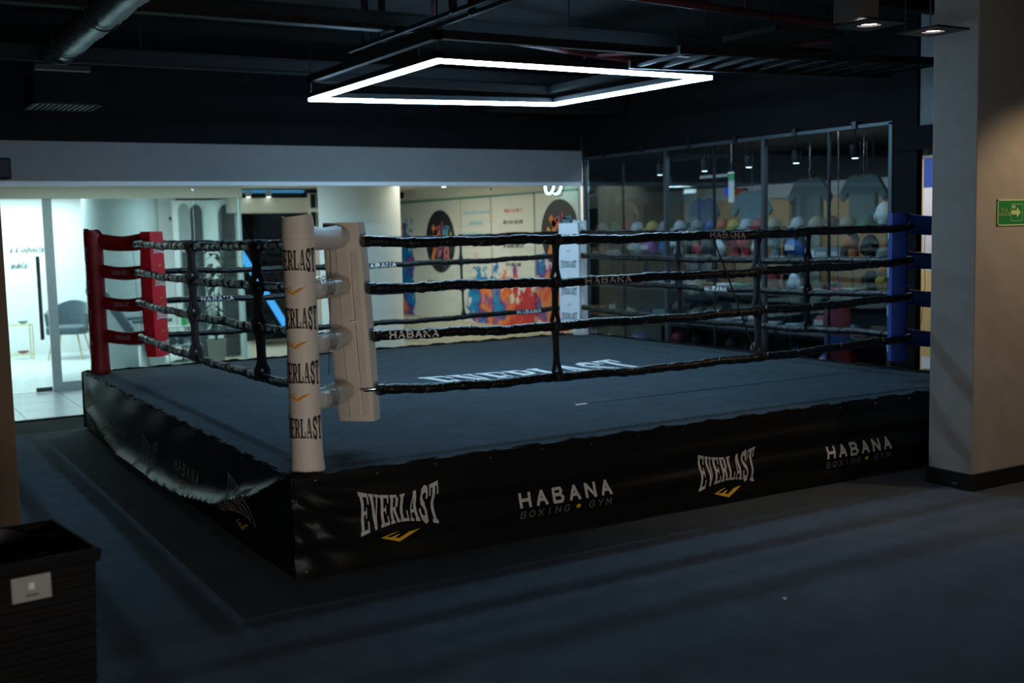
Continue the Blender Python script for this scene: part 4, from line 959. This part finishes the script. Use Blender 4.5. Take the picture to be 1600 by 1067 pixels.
def helmet(c, t):
    MB().blob((0, 0, .13), (.10, .082, .13), 18, 12, lambda d: .82 if (d.x < -.55 and abs(d.y) < .6 and d.z < .35) else 1).build('shell', flat(c, .4), t, smooth=True)
    for s in (-1, 1): MB().blob((-.03, s*.072, .10), (.05, .024, .06), 10, 8).build('ear_pad', flat(tuple(x*.7 for x in c)), t, smooth=True)
    MB().box(-.06, -.03, 0, .06, .03, .03).build('chin_strap', flat((.05, .05, .05)), t)
KB = {'boxing_glove': (glove, 'glove'), 'cap': (cap, 'cap'), 'shoe_box': (sbox, 'box'), 'sports_bag': (bag, 'bag'), 'training_shoe': (shoe, 'shoe'), 'folded_shirts': (fold, 'shirt stack'), 'head_guard': (helmet, 'head guard')}
LAY = {
 ('right', 4): 'white cap,beige cap,maroon cap,beige cap,green cap,white head_guard',
 ('right', 3): 'blue sports_bag,white training_shoe,grey shoe_box,grey shoe_box,orange boxing_glove,black head_guard,grey cap',
 ('right', 2): 'white head_guard,grey folded_shirts,brown shoe_box,red folded_shirts,teal folded_shirts,black boxing_glove,yellow boxing_glove',
 ('right', 1): 'teal folded_shirts,grey training_shoe,maroon sports_bag,red boxing_glove,white training_shoe,maroon folded_shirts,brown shoe_box',
 ('right', 0): 'navy sports_bag,white training_shoe,blue sports_bag,red sports_bag,white training_shoe,black shoe_box',
 ('middle', 4): 'grey cap,blue cap,orange cap,yellow cap,white cap,red cap,beige cap',
 ('middle', 3): 'red head_guard,black head_guard,white head_guard,red boxing_glove,red boxing_glove,white head_guard,grey boxing_glove',
 ('middle', 2): 'beige shoe_box,brown folded_shirts,white folded_shirts,green folded_shirts,white training_shoe,red boxing_glove',
 ('middle', 1): 'white training_shoe,grey shoe_box,teal shoe_box,navy sports_bag,white head_guard,grey folded_shirts',
 ('middle', 0): 'black boxing_glove,beige training_shoe,maroon training_shoe,black boxing_glove,black head_guard,beige boxing_glove,white training_shoe',
 ('left', 4): 'grey cap,green cap,red cap,white cap,yellow cap,grey cap,white cap',
 ('left', 3): 'brown shoe_box,grey folded_shirts,black head_guard,grey sports_bag,purple sports_bag,blue head_guard,white boxing_glove',
 ('left', 2): 'brown folded_shirts,brown shoe_box,grey training_shoe,orange folded_shirts,white shoe_box,white shoe_box',
 ('left', 1): 'orange shoe_box,black sports_bag,beige training_shoe,navy shoe_box,teal shoe_box,brown boxing_glove',
 ('left', 0): 'maroon shoe_box,black sports_bag,grey training_shoe,blue sports_bag,white training_shoe,red training_shoe,maroon boxing_glove'}
NTH = ('first', 'second', 'third', 'fourth', 'fifth', 'sixth', 'seventh')
rr = random.Random(11)
for (un, lv_), txt in LAY.items():
    y0, y1 = [(a, b) for n_, a, b in UN if n_ == un][0]; its = txt.split(',')
    for k, it in enumerate(its):
        c, kind = it.split(); fn, cat = KB[kind]
        y = y1-.14-(y1-y0-.28)*k/(len(its)-1)
        t = thing(kind, '%s %s on the %s shelf of the %s shop unit, %s from left' % (c, kind.replace('_', ' '), LN[lv_], un, NTH[k]), cat, (7.62+rr.uniform(-.03, .03), y, LV[lv_]+.001), rr.uniform(-.12, .12), 'goods on the shop shelves')
        fn(CN[c], t)
# hanging shirts and rounded display boards above the shelves
def shirt(lb, x, y, z, c, s=1):
    t = thing('hanging_shirt', lb, 'shirt', (x, y, z), 0, 'shirts hanging in the shop')
    pts = [(-.24, -.36), (.24, -.36), (.23, .12), (.36, .0), (.42, .10), (.26, .33), (.12, .38), (.06, .34), (-.06, .34), (-.12, .38), (-.26, .33), (-.42, .10), (-.36, .0), (-.23, .12)]
    MB().prism([(a*s, b*s) for a, b in pts], lambda u, v, d: (d, u, v), -.035, .035).build('shirt', flat(c), t, bev=.02)
    MB().tube([(0, 0, .34*s), (0, 0, .44*s), (0, .03, .47*s), (0, .0, .50*s), (0, 0, 2.86-z)], .004, 5).build('hanger_hook', CHR, t); MB().tube([(0, -.2*s, .35*s), (0, .2*s, .35*s)], .008, 6).build('hanger_bar', WOOD, t)
shirt('dark navy shirt hanging in the middle of the shop', 8.15, 6.42, 1.86, (.012, .03, .13), .72)
shirt('large grey blue shirt hanging right of the navy shirt', 8.35, 5.72, 1.86, (.16, .25, .29), .9)
shirt('dark grey shirt hanging at the right of the shop', 8.2, 4.55, 1.98, (.07, .085, .085), .85)
shirt('grey green shirt hanging nearest the black pillar', 8.2, 3.72, 1.98, (.08, .11, .11), .85)
shirt('brown shirt hanging at the far left of the shop', 8.2, 8.25, 1.86, (.26, .15, .06), .7)
sb = thing('punching_bag', 'red and blue punching bag in the right shop pane', 'punching bag', (7.05, 3.02, .25))
MB().lathe([(.02, 0), (.12, .02), (.13, .10), (.13, .62), (.11, .66), (.02, .67)], n=20).build('bag_body', flat((.28, .03, .05)), sb, smooth=True); MB().lathe([(.133, .22), (.133, .34)], n=20).build('blue_band', flat((.03, .09, .32)), sb, smooth=True)
for k in range(3): MB().tube([(.09*cos(k*2.1), .09*sin(k*2.1), .66), (0, 0, .95)], .006, 5).build('chain', CHR, sb)
MB().tube([(0, 0, .95), (0, 0, 2.6)], .006, 5).build('rope', CHR, sb)
# beyond the pillar: pine panel and banner
pn = thing('wooden_panel', 'yellow pine panel behind the blue post', 'panel', (7.6, 2.05, 0)); MB().box(0, .315, 0, .05, .425, 2.40).build('board', WOODY, pn, bev=.004); MB().box(0, .21, 0, .05, .30, 2.40).build('board', WOODY, pn, bev=.004)
bf = thing('banner', 'blue and white banner hanging behind the blue post', 'banner', (7.56, 2.2, .25))
MB().box(0, -.3, 1.83, .01, .165, 2.13).build('blue_field', flat((.012, .05, .35)), bf); MB().box(0, -.3, 1.0, .01, .165, 1.83).build('white_field', flat((.6, .62, .68)), bf); MB().box(-.005, -.32, 2.12, .015, .18, 2.15).build('pole', CHR, bf)
MB().box(0, -.3, 0, .01, .165, .12).build('lower_field', flat((.6, .62, .68)), bf); MB().box(.002, -.3, .12, .008, .165, 1.0).build('backing', WOODY, bf)
for yy, z, lb in ((2.33, 1.50, 'upper orange glove hanging by the blue post'), (2.56, 1.17, 'lower orange glove hanging by the blue post')):
    t = thing('boxing_glove', lb, 'glove', (7.3, yy, z-.1), 0, 'gloves hanging by the blue post'); glove((.62, .22, .03), t); MB().tube([(0, 0, .2), (0, 0, 2.96-z)], .004, 5).build('lace', BLACKP, t)
area('shop_rear_fill', (9.7, 6.5, 2.8), .4, 60, (1, .93, .82), 5)  # fill lamp added to lift the oak panels at the rear
area('side_room_fill', (6.95, 1.9, 2.6), .4, 12, (1, .85, .65))  # added fill lamp that brightens the pine panel behind the blue post
